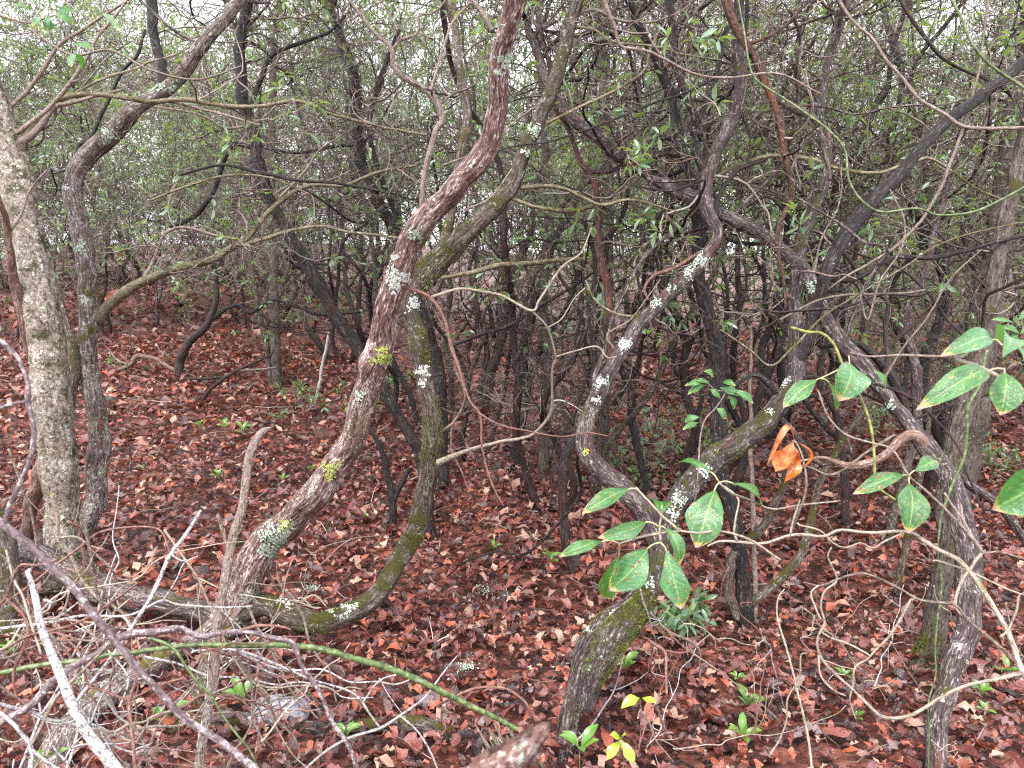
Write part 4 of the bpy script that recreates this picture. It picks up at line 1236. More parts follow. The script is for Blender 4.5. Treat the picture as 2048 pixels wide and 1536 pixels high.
def back_laurels():
    rr = np.random.default_rng(5)
    rows = [('nearer', 4.4, 6.6, 18), ('middle', 6.6, 10.0, 24), ('rear', 10.0, 14.5, 24), ('farthest', 14.5, 22.0, 30)]
    COLS = [('black', 'dark'), ('red-brown', 'darkred'), ('grey', 'fissure'), ('mossy', 'mossy'), ('purple-brown', 'laurel')]
    for (rowname, d0, d1, cnt) in rows:
        pos = []
        for k in range(cnt):
            fx = -0.86 + 1.72 * (k + rr.uniform(0.1, 0.9)) / cnt
            d = rr.uniform(d0, d1)
            x = fx * d
            px = 1024 + FPX * fx
            if px < 760 and d < 8.2 and px > -300:
                d = rr.uniform(8.2, 10.5) if rowname != 'nearer' else None
            if d is None:
                continue
            pos.append((fx * d, d))
        for k, (x, y) in enumerate(pos):
            z = float(ground_z(x, y))
            nst = int(rr.choice([1, 2, 2, 3, 3, 4]))
            cn, mt = COLS[int(rr.choice(5, p=[.4, .25, .12, .13, .1]))]
            num = {1: 'single', 2: 'twin', 3: 'three', 4: 'four'}[nst]
            far = rowname in ('rear', 'farthest')
            if -0.14 < x / y < 0.26 and rowname in ('nearer', 'middle'):
                nst = min(nst, 2)
            num = {1: 'single', 2: 'twin', 3: 'three', 4: 'four'}[nst]
            lab = '%s laurel with %s %s, %s from the left in the %s row of the thicket' % (
                cn, num, 'trunk' if nst == 1 else 'trunks', ORD[k], rowname)
            root = empty('mountain_laurel', (x, y, z), lab, 'tree', 'laurels of the thicket behind')
            BACK.append(root)
            tops = []
            mid_ = -0.14 < x / y < 0.26 and rowname in ('nearer', 'middle')
            if mid_ and nst > 2:
                nst = 2
            for s in range(nst):
                h = rr.uniform(2.0, 3.9)
                a = rr.uniform(0, 6.28)
                lean = rr.uniform(0.15, 1.0)
                n = 9
                t = np.linspace(0, 1, n)
                bx = np.cos(a) * lean * t * h * 0.5 + np.cumsum(rr.normal(0, 0.10, n)) - 0
                by = np.sin(a) * lean * t * h * 0.35 + np.cumsum(rr.normal(0, 0.08, n))
                bx -= bx[0]
                by -= by[0]
                pts = np.stack([bx + 0.08 * np.cos(a), by + 0.08 * np.sin(a), t * h - 0.1], 1)
                r = rr.uniform(0.013, 0.026 if mid_ else 0.038) * np.linspace(1.15, 0.45, n)
                C, R, S = smooth_path(pts, r, 0.07 if not far else 0.14)
                C = C + smooth_noise(len(C), 3, 0.012, 3)
                V, Q, T, bk = tube(C, R, S, 9 if not far else 6, rough=1.8, knots=7)
                link('trunk', mesh('trunk', V, Q, T, mt, attrs={'bark_coord': bk}), root)
                tops.append(C[int(len(C) * 0.95)])
                if rr.random() < 0.3:
                    tops.append(C[int(len(C) * rr.uniform(0.5, 0.75))])
                # side limbs
                if not far:
                    m = 13
                    ks = rr.integers(int(len(C) * 0.3), len(C) - 1, m)
                    d_ = rr.normal(0, 1, (m, 3))
                    d_[:, 2] = np.abs(d_[:, 2]) * 0.7
                    p_, r_ = grow(C[ks], d_, rr.uniform(0.7, 2.0, m), np.clip(R[ks] * 0.3, .003, .008), 16, 0.17, 0.02, kink=0.2, tipr=0.35)
                    V, Q = batch_tubes(p_, r_, 5)
                    bk2 = V * np.array([1, 1, 1.0])
                    link('limbs', mesh('limbs', V, Q, mat=mt, attrs={'bark_coord': bk2}), root, kind='stuff')
                    if rr.random() < 0.3:
                        tops.append(p_[0, -1])
            base = np.array([x, y, z])
            right = x / y > -0.05
            for ti, tp in enumerate(tops):
                w = base + tp
                pxx, pyy, dd = project(w)
                leafy = rr.random()
                if rowname == 'nearer':
                    kind = [0, 1, 1, 2][int(leafy * 4)]
                elif rowname == 'middle':
                    kind = [1, 1, 2, 3][int(leafy * 4)]
                elif rowname == 'rear':
                    kind = [1, 2, 3, 5][int(leafy * 4)]
                else:
                    kind = [2, 3, 4, 5][int(leafy * 4)]
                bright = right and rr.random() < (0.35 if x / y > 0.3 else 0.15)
                if dd < 4.4:
                    continue
                if rowname in ('rear', 'farthest') and w[2] > 2.3 and rr.random() < 0.3:
                    continue
                if -0.25 < x / y < 0.28 and w[2] < 2.3 and rowname in ('nearer', 'middle') and rr.random() < 0.7:
                    continue
                if rowname == 'middle' and w[2] > 2.4 and rr.random() < 0.25:
                    continue
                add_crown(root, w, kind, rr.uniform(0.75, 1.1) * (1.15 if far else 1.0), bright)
            ctr = -0.22 < x / y < 0.3
            if rowname == 'rear' and not right:
                for _ in range(2):
                    add_crown(root, base + np.array([rr.normal(0, .8), rr.normal(0, .6), rr.uniform(0.5, 1.3)]), int(rr.choice([0, 1, 2])), rr.uniform(0.8, 1.1), False)
            if rowname == 'farthest' or (rowname == 'rear' and not ctr):
                add_crown(root, base + np.array([rr.normal(0, .5), rr.normal(0, .5), rr.uniform(0.7, 1.6)]), int(rr.choice([3, 4, 5, 5])), rr.uniform(0.9, 1.25), right and rr.random() < 0.35)
            elif rowname == 'middle' and (x / y > 0.25 or x / y < -0.35) and rr.random() < 0.8:
                add_crown(root, base + np.array([rr.normal(0, .5), rr.normal(0, .5), rr.uniform(1.0, 1.7)]), int(rr.choice([2, 3, 4])), rr.uniform(0.8, 1.0), right and rr.random() < 0.3)
            # low dead tangle round the foot
            if rr.random() < (0.25 if far else 0.12):
                add_crown(root, base + np.array([rr.normal(0, .4), rr.normal(0, .4), 0.55]), 0 if not far else 2, rr.uniform(0.5, 0.8), False)


back_laurels()

for i in range(100):
    u = (i * 0.618034) % 1
    if i < 16:          # tangle of low dead wood above the left slope
        px, py, d, kd = -80 + 800 * u, rng.uniform(430, 610), rng.uniform(8.5, 12.5), int(rng.choice([0, 1, 2]))
    elif i < 38:        # upper left
        px, py, d, kd = -120 + 1150 * u, rng.uniform(-60, 430), rng.uniform(8, 16), int(rng.choice([3, 4, 5]))
    elif i >= 66:       # more leafy cover up to the top edge
        px, py, d, kd = -120 + 2250 * u, rng.uniform(-80, 400), rng.uniform(12, 20), int(rng.choice([4, 5, 5]))
    elif i >= 58:       # behind the centre
        px, py, d, kd = 950 + 500 * u, rng.uniform(330, 520), rng.uniform(11, 17), int(rng.choice([3, 4, 5]))
    else:               # upper right
        px, py, d, kd = 1000 + 1150 * u, rng.uniform(-60, 430), rng.uniform(8, 16), int(rng.choice([2, 3, 4]))
    w = P(px, py, d)
    if w[2] < float(ground_z(w[0], w[1])) + 0.5:
        w[2] = float(ground_z(w[0], w[1])) + 0.5
    near_ = min(BACK, key=lambda r: (r.location[0] - w[0]) ** 2 + (r.location[1] - w[1]) ** 2)
    add_crown(near_, w, kd, rng.uniform(0.85, 1.2), 38 <= i < 58 and rng.random() < 0.35)

# crowns on the traced trees
for (root, ss, items) in [
        (t4, s4, [(0.93, 1, 0.8), (1.0, 2, 0.9)]), (t2, s2, [(1.0, 1, 0.8)]), (t6, s6, [(0.85, 1, 0.9), (1.0, 2, 1.0)]), (t7, s7, [(0.8, 2, 0.9), (1.0, 2, 1.0), (0.65, 1, 0.6)]),
        (t10, s10, [(0.9, 1, 0.7), (1.0, 2, 0.9)]), (t14, s14, [(0.9, 1, 0.7), (1.0, 2, 0.9)]), (t20, s20, [(0.85, 1, 0.8), (1.0, 2, 0.9)]), (t17, s17, [(0.9, 2, 1.0), (1.0, 2, 1.0)]),
        (t17b, s17b, [(0.9, 1, 0.9)]), (t11b, s11b, [(0.8, 1, 0.9), (1.0, 2, 1.0)]), (t22, s22, [(1.0, 1, 0.9)]), (t22b, s22b, [(1.0, 1, 0.9)]),
        (t23, s23, [(1.0, 2, 0.8)]), (t30, s30, [(1.0, 2, 0.7)]), (t28, s28, [(1.0, 3, 0.8)]), (t25, s25, [(1.0, 2, 1.0), (0.6, 1, 0.9)]), (t18, s18, [(1.0, 1, 0.7)])]:
    C = ss[0][0]
    for (f, kind, sc) in items:
        add_crown(root, C[int(f * (len(C) - 1))], kind, sc, False)
# ------------------------------------------------------------------ leaves built one by one
def leaf3d(root, b, t, width, nrm, mat='leaf', arch=0.12, fold=0.25, wavy=0.05, seg=14, name='leaf', side_bias=0.0):
    b, t = np.asarray(b, float), np.asarray(t, float)
    L = np.linalg.norm(t - b)
    d = (t - b) / L
    nrm = unit(nrm - d * (nrm @ d))
    side = np.cross(d, nrm)
    u = np.linspace(0, 1, seg)
    prof = np.sin(np.pi * np.clip(u, 0, 1) ** 1.15) ** 0.85 * (0.86 + 0.18 * u)
    prof[0] = 0.03
    prof[-1] = 0.02
    prof = prof / prof.max()
    cols_ = np.array([-1, -0.72, -0.38, 0, 0.38, 0.72, 1.0])
    ph = rng.uniform(0, 6, 4)
    V, A = [], []
    for i, q in enumerate(u):
        c = b + d * L * q + nrm * L * arch * math.sin(math.pi * q) - nrm * L * arch * 0.6 * q * q
        w = width * 0.5 * prof[i]
        for v in cols_:
            edge = 1 + wavy * math.sin(9 * q + ph[0] + v) * abs(v)
            lift = fold * w * abs(v) ** 1.3 + wavy * width * 0.5 * math.sin(11 * q + ph[1] + 2 * v) * v * v
            V.append(c + side * v * w * edge + nrm * lift)
            A.append((q, v, 0))
    k = len(cols_)
    i = np.arange(seg - 1)[:, None] * k
    j = np.arange(k - 1)[None]
    Q = np.stack([i + j, i + j + 1, i + k + j + 1, i + k + j], -1).reshape(-1, 4)
    base = np.array(root.location)
    me_ = mesh(name, np.array(V) - base, Q, mat=mat, attrs={'leaf_coord': np.array(A)})
    return link(name, me_, root)


def twig_tube(root, pts3, r0, r1, mat, name='stem', ns=7):
    C, R, S = smooth_path(np.array(pts3), np.linspace(r0, r1, len(pts3)), 0.008)
    V, Q, T, bk = tube(C, R, S, ns, rough=0.5)
    return link(name, mesh(name, V - np.array(root.location), Q, T, mat, attrs={'bark_coord': bk}), root)


def leaf_px(root, b, t, w, node=None, mat='leaf', face=(0, -0.75, 0.55), arch=0.1, fold=0.2, wavy=0.05, label=None):
    B, T = P(*b), P(*t)
    width = w * 0.5 * (b[2] + t[2]) / FPX
    o = leaf3d(root, B, T, width, np.array(face, float) + rng.normal(0, .12, 3), mat, arch * rng.uniform(0.6, 2.0), fold * rng.uniform(0.5, 2.0), wavy * rng.uniform(0.8, 2.2))
    if label:
        o['label'] = label
    if node is not None:
        N = P(*node)
        mid = (N + B) / 2 + np.array([0, 0, 0.12 * np.linalg.norm(N - B)])
        twig_tube(root, [N, mid, B, B + (T - B) * 0.12], 0.0016, 0.0012, 'petiole', 'leaf_stalk', 6)
    return o


D = 1.42
sp = empty('laurel_sprig', P(1319, 1056, D), 'big near laurel sprig with spotted green leaves hanging in front of the S-shaped trunk', 'branch')
sb = sp
nodeA, nodeB, nodeC, nodeD = (1319, 1054, D), (1239, 1087, D - .02), (1272, 978, D + .04), (1321, 1085, D - 0.02)
for pts, r in (([(1360, 1062), (1325, 1066), (1290, 1072), (1262, 1080), (1239, 1087)], .0022), ([(1360, 1062), (1340, 1045), (1322, 1030), (1300, 1005), (1285, 990), (1272, 975)], .0022),
               ([(1322, 1085), (1320, 1068), (1319, 1052), (1323, 1030), (1324, 1010)], .002),
               ([(1560, 1120), (1500, 1080), (1440, 1062), (1400, 1066), (1360, 1062)], .0024)):
    twig_tube(sb, [P(x, y, D + 0.0004 * max(0, x - 1360)) for x, y in pts], r * 1.15, r * 0.8, 'twigpale', 'stem')
leaf_px(sb, (1258, 978, D + .04), (1166, 1024, D - .02), 34, nodeC, arch=0.14, label='leaf with a bleached brown tip')
leaf_px(sb, (1292, 1044, D), (1203, 1076, D - .05), 33, nodeA)
leaf_px(sb, (1204, 1083, D - .02), (1121, 1110, D - .06), 26, nodeB)
leaf_px(sb, (1296, 1096, D - .02), (1222, 1182, D - .05), 66, nodeD, face=(0.1, -.9, .35), label='broad leaf with a pink-brown scorched patch')
leaf_px(sb, (1238, 1108, D), (1210, 1202, D + .03), 38, nodeB, face=(-0.5, -.8, .2), fold=0.5)
leaf_px(sb, (1329, 1054, D), (1364, 1127, D - .03), 32, nodeA, face=(0.4, -.8, .4), fold=.35, label='narrow folded leaf with a purple spot')
leaf_px(sb, (1333, 1100, D - .02), (1363, 1219, D - .05), 52, nodeD, face=(0, -.95, .25), wavy=.09, label='yellowing leaf with dark brown spots')
leaf_px(sb, (1322, 1030, D), (1322, 1002, D + .1), 44, None, face=(0, -.6, .8))

D = 1.5
sp2 = empty('laurel_sprig', P(1438, 965, D), 'laurel sprig with one large drooping leaf over the mossy leaning trunk', 'branch')
n2 = (1438, 965, D)
twig_tube(sp2, [P(1438, 965, D), P(1460, 985, D + .02), P(1500, 1000, D + .05), P(1545, 1018, D + .1), P(1600, 1010, D + .16), P(1680, 1002, D + .2)], .0026, .0016, 'twigpale')
leaf_px(sp2, (1429, 980, D), (1393, 1092, D - .06), 72, n2, face=(-.1, -.9, .35), label='largest leaf, drooping, with a shiny pale film')
leaf_px(sp2, (1422, 944, D), (1347, 922, D + .1), 24, n2, face=(0, -.5, .8))
leaf_px(sp2, (1464, 966, D), (1530, 1012, D + .08), 26, n2, face=(.2, -.6, .7))

D = 1.7
sp3 = empty('laurel_sprig', P(1640, 757, D), 'laurel sprig on a long yellow-green stalk, leaves spotted and one curled', 'branch')
twig_tube(sp3, [P(1582, 655, D + .1), P(1615, 664, D + .05), P(1645, 667, D), P(1668, 690, D), P(1682, 722, D), P(1695, 755, D), P(1714, 782, D), P(1735, 830, D), P(1746, 880, D), P(1749, 935, D), P(1752, 970, D), P(1790, 1000, D)], .0034, .0028, 'yellowstem')
twig_tube(sp3, [P(1685, 735, D), P(1660, 748, D), P(1640, 757, D)], .0018, .0015, 'petiole')
leaf_px(sp3, (1699, 727, D), (1685, 798, D - .05), 72, (1697, 712, D + .02), face=(0.1, -.9, .4), label='broad leaf with a dark purple spot and pink torn tip')
leaf_px(sp3, (1634, 759, D), (1567, 812, D - .03), 38, (1640, 757, D), face=(-.3, -.8, .5))
leaf_px(sp3, (1658, 764, D), (1677, 820, D + .02), 24, (1640, 757, D), face=(.5, -.7, .3))
leaf_px(sp3, (1745, 738, D + .05), (1775, 780, D + .05), 18, None, face=(.2, -.8, .5))

D = 1.25
sp4 = empty('laurel_sprig', P(2008, 735, D), 'laurel sprig at the right edge, broad leaves hanging from a bare pale branch', 'branch')
twig_tube(sp4, [P(2110, 830, D - .05), P(2048, 792, D), P(2000, 756, D), P(1950, 732, D), P(1915, 720, D), P(1896, 706, D)], .0052, .004, 'twigpale')
twig_tube(sp4, [P(1900, 714, D), P(1850, 712, D + .03), P(1800, 710, D + .05), P(1740, 713, D + .08), P(1700, 705, D + .1)], .0025, .0012, 'twig')
twig_tube(sp4, [P(1900, 712, D), P(1925, 713, D), P(1940, 700, D), P(1950, 692, D + .02), P(1955, 705, D + .03)], .003, .002, 'twigpale')
leaf_px(sp4, (1984, 680, D + .03), (1894, 702, D - .02), 44, (2004, 690, D), face=(0, -.8, .6), arch=.2)
leaf_px(sp4, (1975, 742, D + .01), (1848, 806, D - .06), 50, (2008, 738, D), face=(-.1, -.8, .55), arch=.16, label='long leaf with a curled brown margin')
leaf_px(sp4, (2009, 744, D), (2003, 828, D - .03), 66, (2008, 736, D), face=(0, -.95, .3), label='rounded leaf with a pink scorched tip')
leaf_px(sp4, (2006, 714, D), (2000, 668, D + .1), 56, None, face=(0, -.9, .4))
leaf_px(sp4, (2030, 690, D), (2062, 756, D - .02), 34, None, face=(.3, -.8, .4))
for (bx, by, tx, ty, w) in [(2040, 668, 2000, 655, 22), (2040, 668, 2070, 650, 22), (2028, 645, 1985, 638, 12), (2036, 640, 2060, 620, 14), (2035, 665, 2015, 690, 14)]:
    leaf_px(sp4, (bx, by, D + .1), (tx, ty, D + .1), w, None, face=(0, -.7, .7))

D = 1.55
sp5 = empty('laurel_sprig', P(1818, 953, D), 'three-leaved laurel sprig on a thin bare twig in front of the right-hand trunks', 'branch')
n5 = (1818, 952, D)
twig_tube(sp5, [P(1636, 780, D + .1), P(1655, 830, D + .08), P(1690, 868, D + .05), P(1740, 885, D + .02), P(1785, 900, D), P(1818, 952, D), P(1850, 980, D), P(1890, 1018, D - .03), P(1930, 1060, D - .08), P(1966, 1105, D - .1)], .0018, .0032, 'twig')
leaf_px(sp5, (1827, 942, D), (1876, 919, D + .03), 32, n5, face=(0, -.8, .6))
leaf_px(sp5, (1807, 950, D), (1711, 984, D - .05), 32, n5, face=(-.1, -.7, .7), arch=.15, label='leaf with yellow-brown blotches')
leaf_px(sp5, (1818, 966, D), (1820, 1063, D - .06), 60, n5, face=(0, -.95, .3), label='drooping pale green leaf')

D = 0.85
sp6 = empty('laurel_sprig', P(2100, 930, D), 'single blurred green leaf reaching in at the right edge', 'branch')
leaf_px(sp6, (2110, 930, D), (1990, 1020, D), 92, (2130, 915, D), face=(0, -.9, .4), label='near leaf, out of focus')

D = 2.3
sp7 = empty('laurel_sprig', P(1440, 785, D), 'small bright rosette of laurel leaves above the mossy leaning trunk', 'branch')
c7 = (1436, 782, D)
for (bx, by, tx, ty, w) in [(1414, 762, 1370, 770, 12), (1411, 770, 1376, 787, 16), (1418, 778, 1440, 795, 16), (1428, 755, 1410, 742, 18), (1440, 775, 1480, 790, 18), (1460, 780, 1508, 806, 20), (1455, 790, 1470, 818, 18),
                            (1432, 815, 1452, 838, 18), (1420, 768, 1390, 760, 12), (1400, 835, 1368, 842, 16), (1398, 845, 1366, 858, 14), (1445, 765, 1470, 770, 14)]:
    leaf_px(sp7, (bx, by, D), (tx, ty, D - rng.uniform(-.04, .05)), w, None, face=(rng.normal(0, .2), -.7, .7), mat='leaf', arch=.1)
twig_tube(sp7, [P(1415, 765, D), P(1430, 780, D), P(1450, 785, D), P(1432, 815, D), P(1410, 840, D), P(1400, 880, D), P(1395, 960, D), P(1385, 1040, D + .1)], .0018, .003, 'twig')

D = 1.6
sd = empty('dead_leaf_cluster', P(1590, 885, D), 'curled bright orange dead leaves hanging from a bare twig', 'leaf')
leaf_px(sd, (1588, 885, D), (1550, 945, D - .03), 38, None, 'orangeleaf', face=(-.6, -.8, .2), arch=-.1, fold=.8, wavy=.22)
leaf_px(sd, (1588, 890, D + .02), (1570, 965, D - .01), 28, None, 'orangeleaf', face=(.3, -.85, .2), arch=.05, fold=.7, wavy=.16)
leaf_px(sd, (1588, 882, D), (1540, 905, D - .04), 14, None, 'orangeleaf', face=(-.2, -.5, .9), arch=.35, fold=.4)
leaf_px(sd, (1594, 884, D), (1603, 945, D), 14, None, 'orangeleaf', face=(.8, -.5, .1), arch=.2, fold=.6)
twig_tube(sd, [P(1588, 880, D), P(1600, 900, D), P(1612, 950, D), P(1610, 990, D + .02), P(1595, 1030, D + .05), P(1580, 1070, D + .1)], .0018, .003, 'twigpale')


# ------------------------------------------------------------------ bare twigs and sticks
def stick(name, label, cat, mat, pts, forks=(), start='fixed', knots=2, rough=0.7, group=None):
    return tree(name, label, cat, mat, pts, [dict(mat=f[0], pts=f[1]) for f in forks], start=start, knots=knots, rough=rough, group=group)


tw_r = stick('bare_branch', 'bare pale laurel branch sweeping across the lower right corner', 'branch', 'twigpale',
    [(2130, 1470, 20, 1.35), (2046, 1341, 17, 1.4), (2030, 1295, 14), (2006, 1244, 13), (1966, 1185, 13), (1938, 1145, 13), (1915, 1120, 12), (1882, 1103, 11), (1850, 1083, 10), (1826, 1066, 9), (1790, 1064, 9), (1748, 1067, 8),
     (1683, 1066, 8), (1649, 1077, 8), (1615, 1072, 8), (1579, 1071, 8), (1530, 1085, 7), (1476, 1084, 7), (1440, 1083, 6), (1416, 1092, 5, 1.7)],
    [('twigpale', [(2046, 1345, 13), (1983, 1364, 10), (1940, 1375, 10), (1899, 1394, 10), (1850, 1420, 10), (1813, 1434, 10), (1766, 1434, 9), (1733, 1407, 8), (1700, 1375, 8), (1666, 1345, 8), (1640, 1312, 8), (1634, 1277, 7), (1649, 1244, 7), (1643, 1214, 6), (1650, 1181, 6), (1673, 1160, 5), (1660, 1128, 5), (1652, 1112, 4), (1659, 1094, 4)]),
     ('twig', [(2040, 1330, 11), (2019, 1307, 10), (1983, 1274, 9), (1940, 1237, 9), (1913, 1206, 8), (1870, 1201, 8), (1837, 1196, 7), (1799, 1177, 7), (1733, 1147, 7), (1700, 1150, 6), (1673, 1159, 6), (1643, 1171, 5), (1609, 1164, 4)]),
     ('twigpale', [(1936, 1143, 9), (1950, 1120, 9), (1963, 1104, 9), (1950, 1085, 8), (1939, 1067, 7), (1925, 1040, 6), (1905, 1010, 5), (1890, 985, 5)]),
     ('twigpale', [(1936, 1143, 9), (1920, 1175, 9), (1913, 1204, 9), (1922, 1225, 8), (1940, 1237, 7)]),
     ('twig', [(1960, 1108, 5), (2000, 1105, 5), (2040, 1115, 5), (2080, 1120, 4)]),
     ('twigpale', [(1866, 1122, 6), (1895, 1130, 6), (1930, 1142, 6), (1990, 1168, 5), (2046, 1190, 5)]),
     ('twigpale', [(2000, 1275, 6), (2020, 1260, 6), (2034, 1220, 6), (2038, 1190, 5), (2060, 1180, 4)]),
     ('twigred', [(1990, 1285, 6), (2000, 1310, 5), (1985, 1345, 5), (1970, 1365, 4)]),
     ('twigpale', [(1828, 1197, 6), (1809, 1231, 7), (1783, 1268, 7), (1752, 1298, 6), (1736, 1317, 6), (1711, 1335, 6), (1706, 1370, 5), (1699, 1403, 5), (1712, 1440, 4)]),
     ('twigpale', [(1740, 1312, 5), (1700, 1290, 5), (1660, 1275, 4), (1640, 1262, 4)]),
     ('twigpale', [(1642, 1240, 5), (1630, 1215, 5), (1620, 1185, 5), (1635, 1170, 4)]),
     ('twigpale', [(1637, 1310, 5), (1640, 1350, 5), (1665, 1380, 5), (1690, 1392, 4)]),
     ('twigpale', [(1476, 1084, 6), (1468, 1060, 6), (1472, 1030, 5), (1478, 1005, 6), (1470, 990, 5), (1448, 975, 5)]),
     ('twigpale', [(1581, 1070, 6), (1585, 1050, 5), (1592, 1025, 5), (1600, 1000, 4)]),
     ('twigpale', [(1595, 1046, 5), (1640, 1060, 5), (1665, 1085, 5), (1690, 1095, 5), (1720, 1085, 5), (1745, 1095, 5), (1770, 1080, 5), (1800, 1066, 5)])])
stick('bare_twig', 'long thin pale dead twig slanting up from the bottom edge right of centre', 'twig', 'twigpale',
      [(1630, 1600, 8, 1.9), (1624, 1530, 7), (1612, 1451, 7), (1597, 1384, 6), (1574, 1297, 6), (1556, 1237, 5), (1556, 1197, 4), (1568, 1178, 3, 2.3)],
      [('twigpale', [(1594, 1375, 5), (1600, 1345, 5), (1602, 1310, 4), (1615, 1306, 3)]), ('twigpale', [(1593, 1370, 4), (1576, 1400, 5), (1575, 1440, 5), (1560, 1480, 5), (1540, 1510, 6)])])
stick('briar_vine', 'thin green vine hanging straight down in front of the mossy-footed trunk', 'vine', 'briar',
      [(1880, 1060, 4, 2.0), (1878, 1110, 4), (1884, 1180, 5), (1874, 1274, 5), (1872, 1347, 4), (1857, 1407, 5), (1859, 1470, 4), (1855, 1560, 4, 2.0)])
stick('briar_vine', 'green vine curving down beside the stout grey trunk', 'vine', 'briar',
      [(1975, 700, 8, 2.1), (1960, 770, 8), (1935, 812, 8), (1934, 860, 8), (1930, 905, 8), (1912, 955, 8), (1895, 1000, 8), (1885, 1030, 7), (1880, 1080, 6, 2.1)])
stick('briar_vine', 'long smooth green vine descending from the top at the right edge', 'vine', 'briar',
      [(1880, -60, 8, 1.6), (1903, 0, 8), (1926, 43, 8), (1939, 80, 8), (1966, 117, 8), (2006, 150, 8), (2048, 177, 8), (2120, 220, 8, 1.6)])
stick('briar_vine', 'looping green vine at upper right running from the top down to a low sag', 'vine', 'briar',
      [(1470, -40, 5, 2.2), (1490, 60, 5), (1500, 130, 5), (1516, 162, 5), (1560, 192, 6), (1600, 219, 6), (1656, 262, 6), (1689, 302, 6), (1699, 362, 6), (1726, 405, 6), (1766, 427, 6), (1833, 419, 6), (1880, 432, 6), (1949, 423, 7), (2048, 373, 7), (2120, 330, 7, 2.0)])
stick('bare_twig', 'dark bare twig hanging crooked across the top right, crossing the green vine', 'twig', 'twig',
      [(1660, -30, 8, 2.3), (1700, 30, 8), (1740, 70, 8), (1770, 120, 8), (1810, 165, 9), (1840, 200, 9), (1890, 230, 9), (1935, 255, 10), (2050, 255, 9), (2110, 250, 9, 2.2)])
stick('bare_twig', 'smooth grey twig arching from the top edge over the centre to a right fork', 'twig', 'twig',
      [(1205, -20, 11, 2.4), (1215, 20, 11), (1228, 55, 10), (1240, 90, 9), (1262, 98, 9), (1300, 105, 9), (1330, 120, 8), (1400, 150, 7), (1470, 155, 6), (1560, 150, 6), (1640, 190, 5, 2.6)],
      [('twig', [(1232, 60, 7), (1270, 68, 6), (1300, 70, 6)]), ('twig', [(1322, 112, 5), (1300, 80, 5), (1290, 50, 4)])])
stick('bare_twig', 'pale bare twig rising over the fallen log at left, ending in a lichened tip', 'twig', 'white',
      [(135, 1430, 8, 1.55), (165, 1385, 9), (200, 1340, 9), (255, 1268, 10), (300, 1205, 10), (318, 1165, 10), (340, 1110, 10), (372, 1070, 9), (402, 1022, 8, 1.7)],
      [('white', [(345, 1108, 5), (365, 1122, 5), (376, 1120, 4)]), ('twigred', [(340, 1105, 5), (325, 1065, 5), (300, 1055, 5), (240, 1058, 6), (195, 1068, 6), (160, 1095, 6), (110, 1130, 6), (60, 1170, 6), (0, 1215, 6)]),
       ('white', [(262, 1262, 7), (245, 1235, 6), (210, 1240, 5), (170, 1255, 5), (150, 1262, 4)])])
stick('dead_branch', 'long blurred purple-grey branch with white patches crossing the lower left corner', 'branch', 'purple',
      [(-60, 960, 20, .98), (-10, 1030, 19), (55, 1085, 20), (100, 1130, 19), (150, 1180, 19), (200, 1240, 19), (245, 1300, 19), (290, 1350, 18), (350, 1410, 18), (400, 1455, 18), (450, 1490, 18), (510, 1536, 18), (560, 1600, 18, 1.0)],
      [('purple', [(12, 1052, 12), (20, 1010, 12), (45, 955, 12), (62, 905, 12), (66, 860, 12), (54, 810, 12), (50, 760, 11), (30, 715, 10), (5, 685, 10), (-20, 670, 9)]),
       ('purple', [(58, 800, 9), (25, 805, 9), (0, 815, 9), (-30, 830, 8)])])
stick('dead_branch', 'thick white-barked stick with dark rings at lower left', 'branch', 'white',
      [(60, 1140, 10, 1.35), (70, 1165, 14), (78, 1200, 17), (85, 1245, 18), (100, 1295, 20), (118, 1340, 22), (140, 1400, 24), (165, 1450, 26), (200, 1500, 27), (235, 1540, 28), (290, 1610, 28, 1.2)],
      [('white', [(88, 1200, 8), (100, 1205, 7), (108, 1208, 6)])])
stick('dead_branch', 'purple-brown bare branch arching along the bottom left over the green briar', 'branch', 'purple',
      [(-40, 1475, 20, 1.5), (0, 1448, 19), (60, 1415, 19), (120, 1352, 20), (190, 1312, 18), (250, 1272, 20), (320, 1264, 19), (360, 1258, 15), (400, 1274, 14), (440, 1266, 15), (490, 1262, 13), (540, 1272, 13), (585, 1284, 13), (606, 1330, 11), (642, 1385, 13), (660, 1434, 11), (694, 1490, 12), (715, 1560, 11, 1.7)],
      [('twigred', [(480, 1265, 9), (520, 1255, 8), (560, 1256, 7), (580, 1262, 5)])])
br, brs = stick('greenbriar_stem', 'thorny green briar stem running across the whole lower left', 'vine', 'briar',
      [(-50, 1350, 13, 1.55), (0, 1345, 13), (60, 1334, 13), (120, 1326, 13), (210, 1312, 13), (300, 1298, 13), (400, 1288, 13), (480, 1288, 14), (560, 1290, 15), (640, 1298, 16), (740, 1325, 17), (850, 1367, 17), (940, 1410, 15), (990, 1432, 13), (1035, 1458, 12, 1.9)], rough=0.4)
Cb, Rb = brs[0][0], brs[0][1]
th = mesh('thorn', np.array([(-.0014, 0, 0), (.0014, 0, 0), (0, .0018, 0), (0, .0006, .007)]), None, [(0, 1, 3), (1, 2, 3), (2, 0, 3), (0, 2, 1)], 'yellowstem', smooth=False)
for i in range(26):
    k = int(rng.uniform(0.05, 0.98) * (len(Cb) - 2))
    tt = unit(Cb[k + 1] - Cb[k])
    nn = unit(np.cross(tt, rng.normal(0, 1, 3)) + np.array([0, -.3, .2]))
    o = link('thorn', th, br, Cb[k] + nn * Rb[k] * 0.8 - np.array(br.location))
    o.rotation_mode = 'QUATERNION'
    o.rotation_quaternion = Vector(nn).to_track_quat('Z', 'Y')
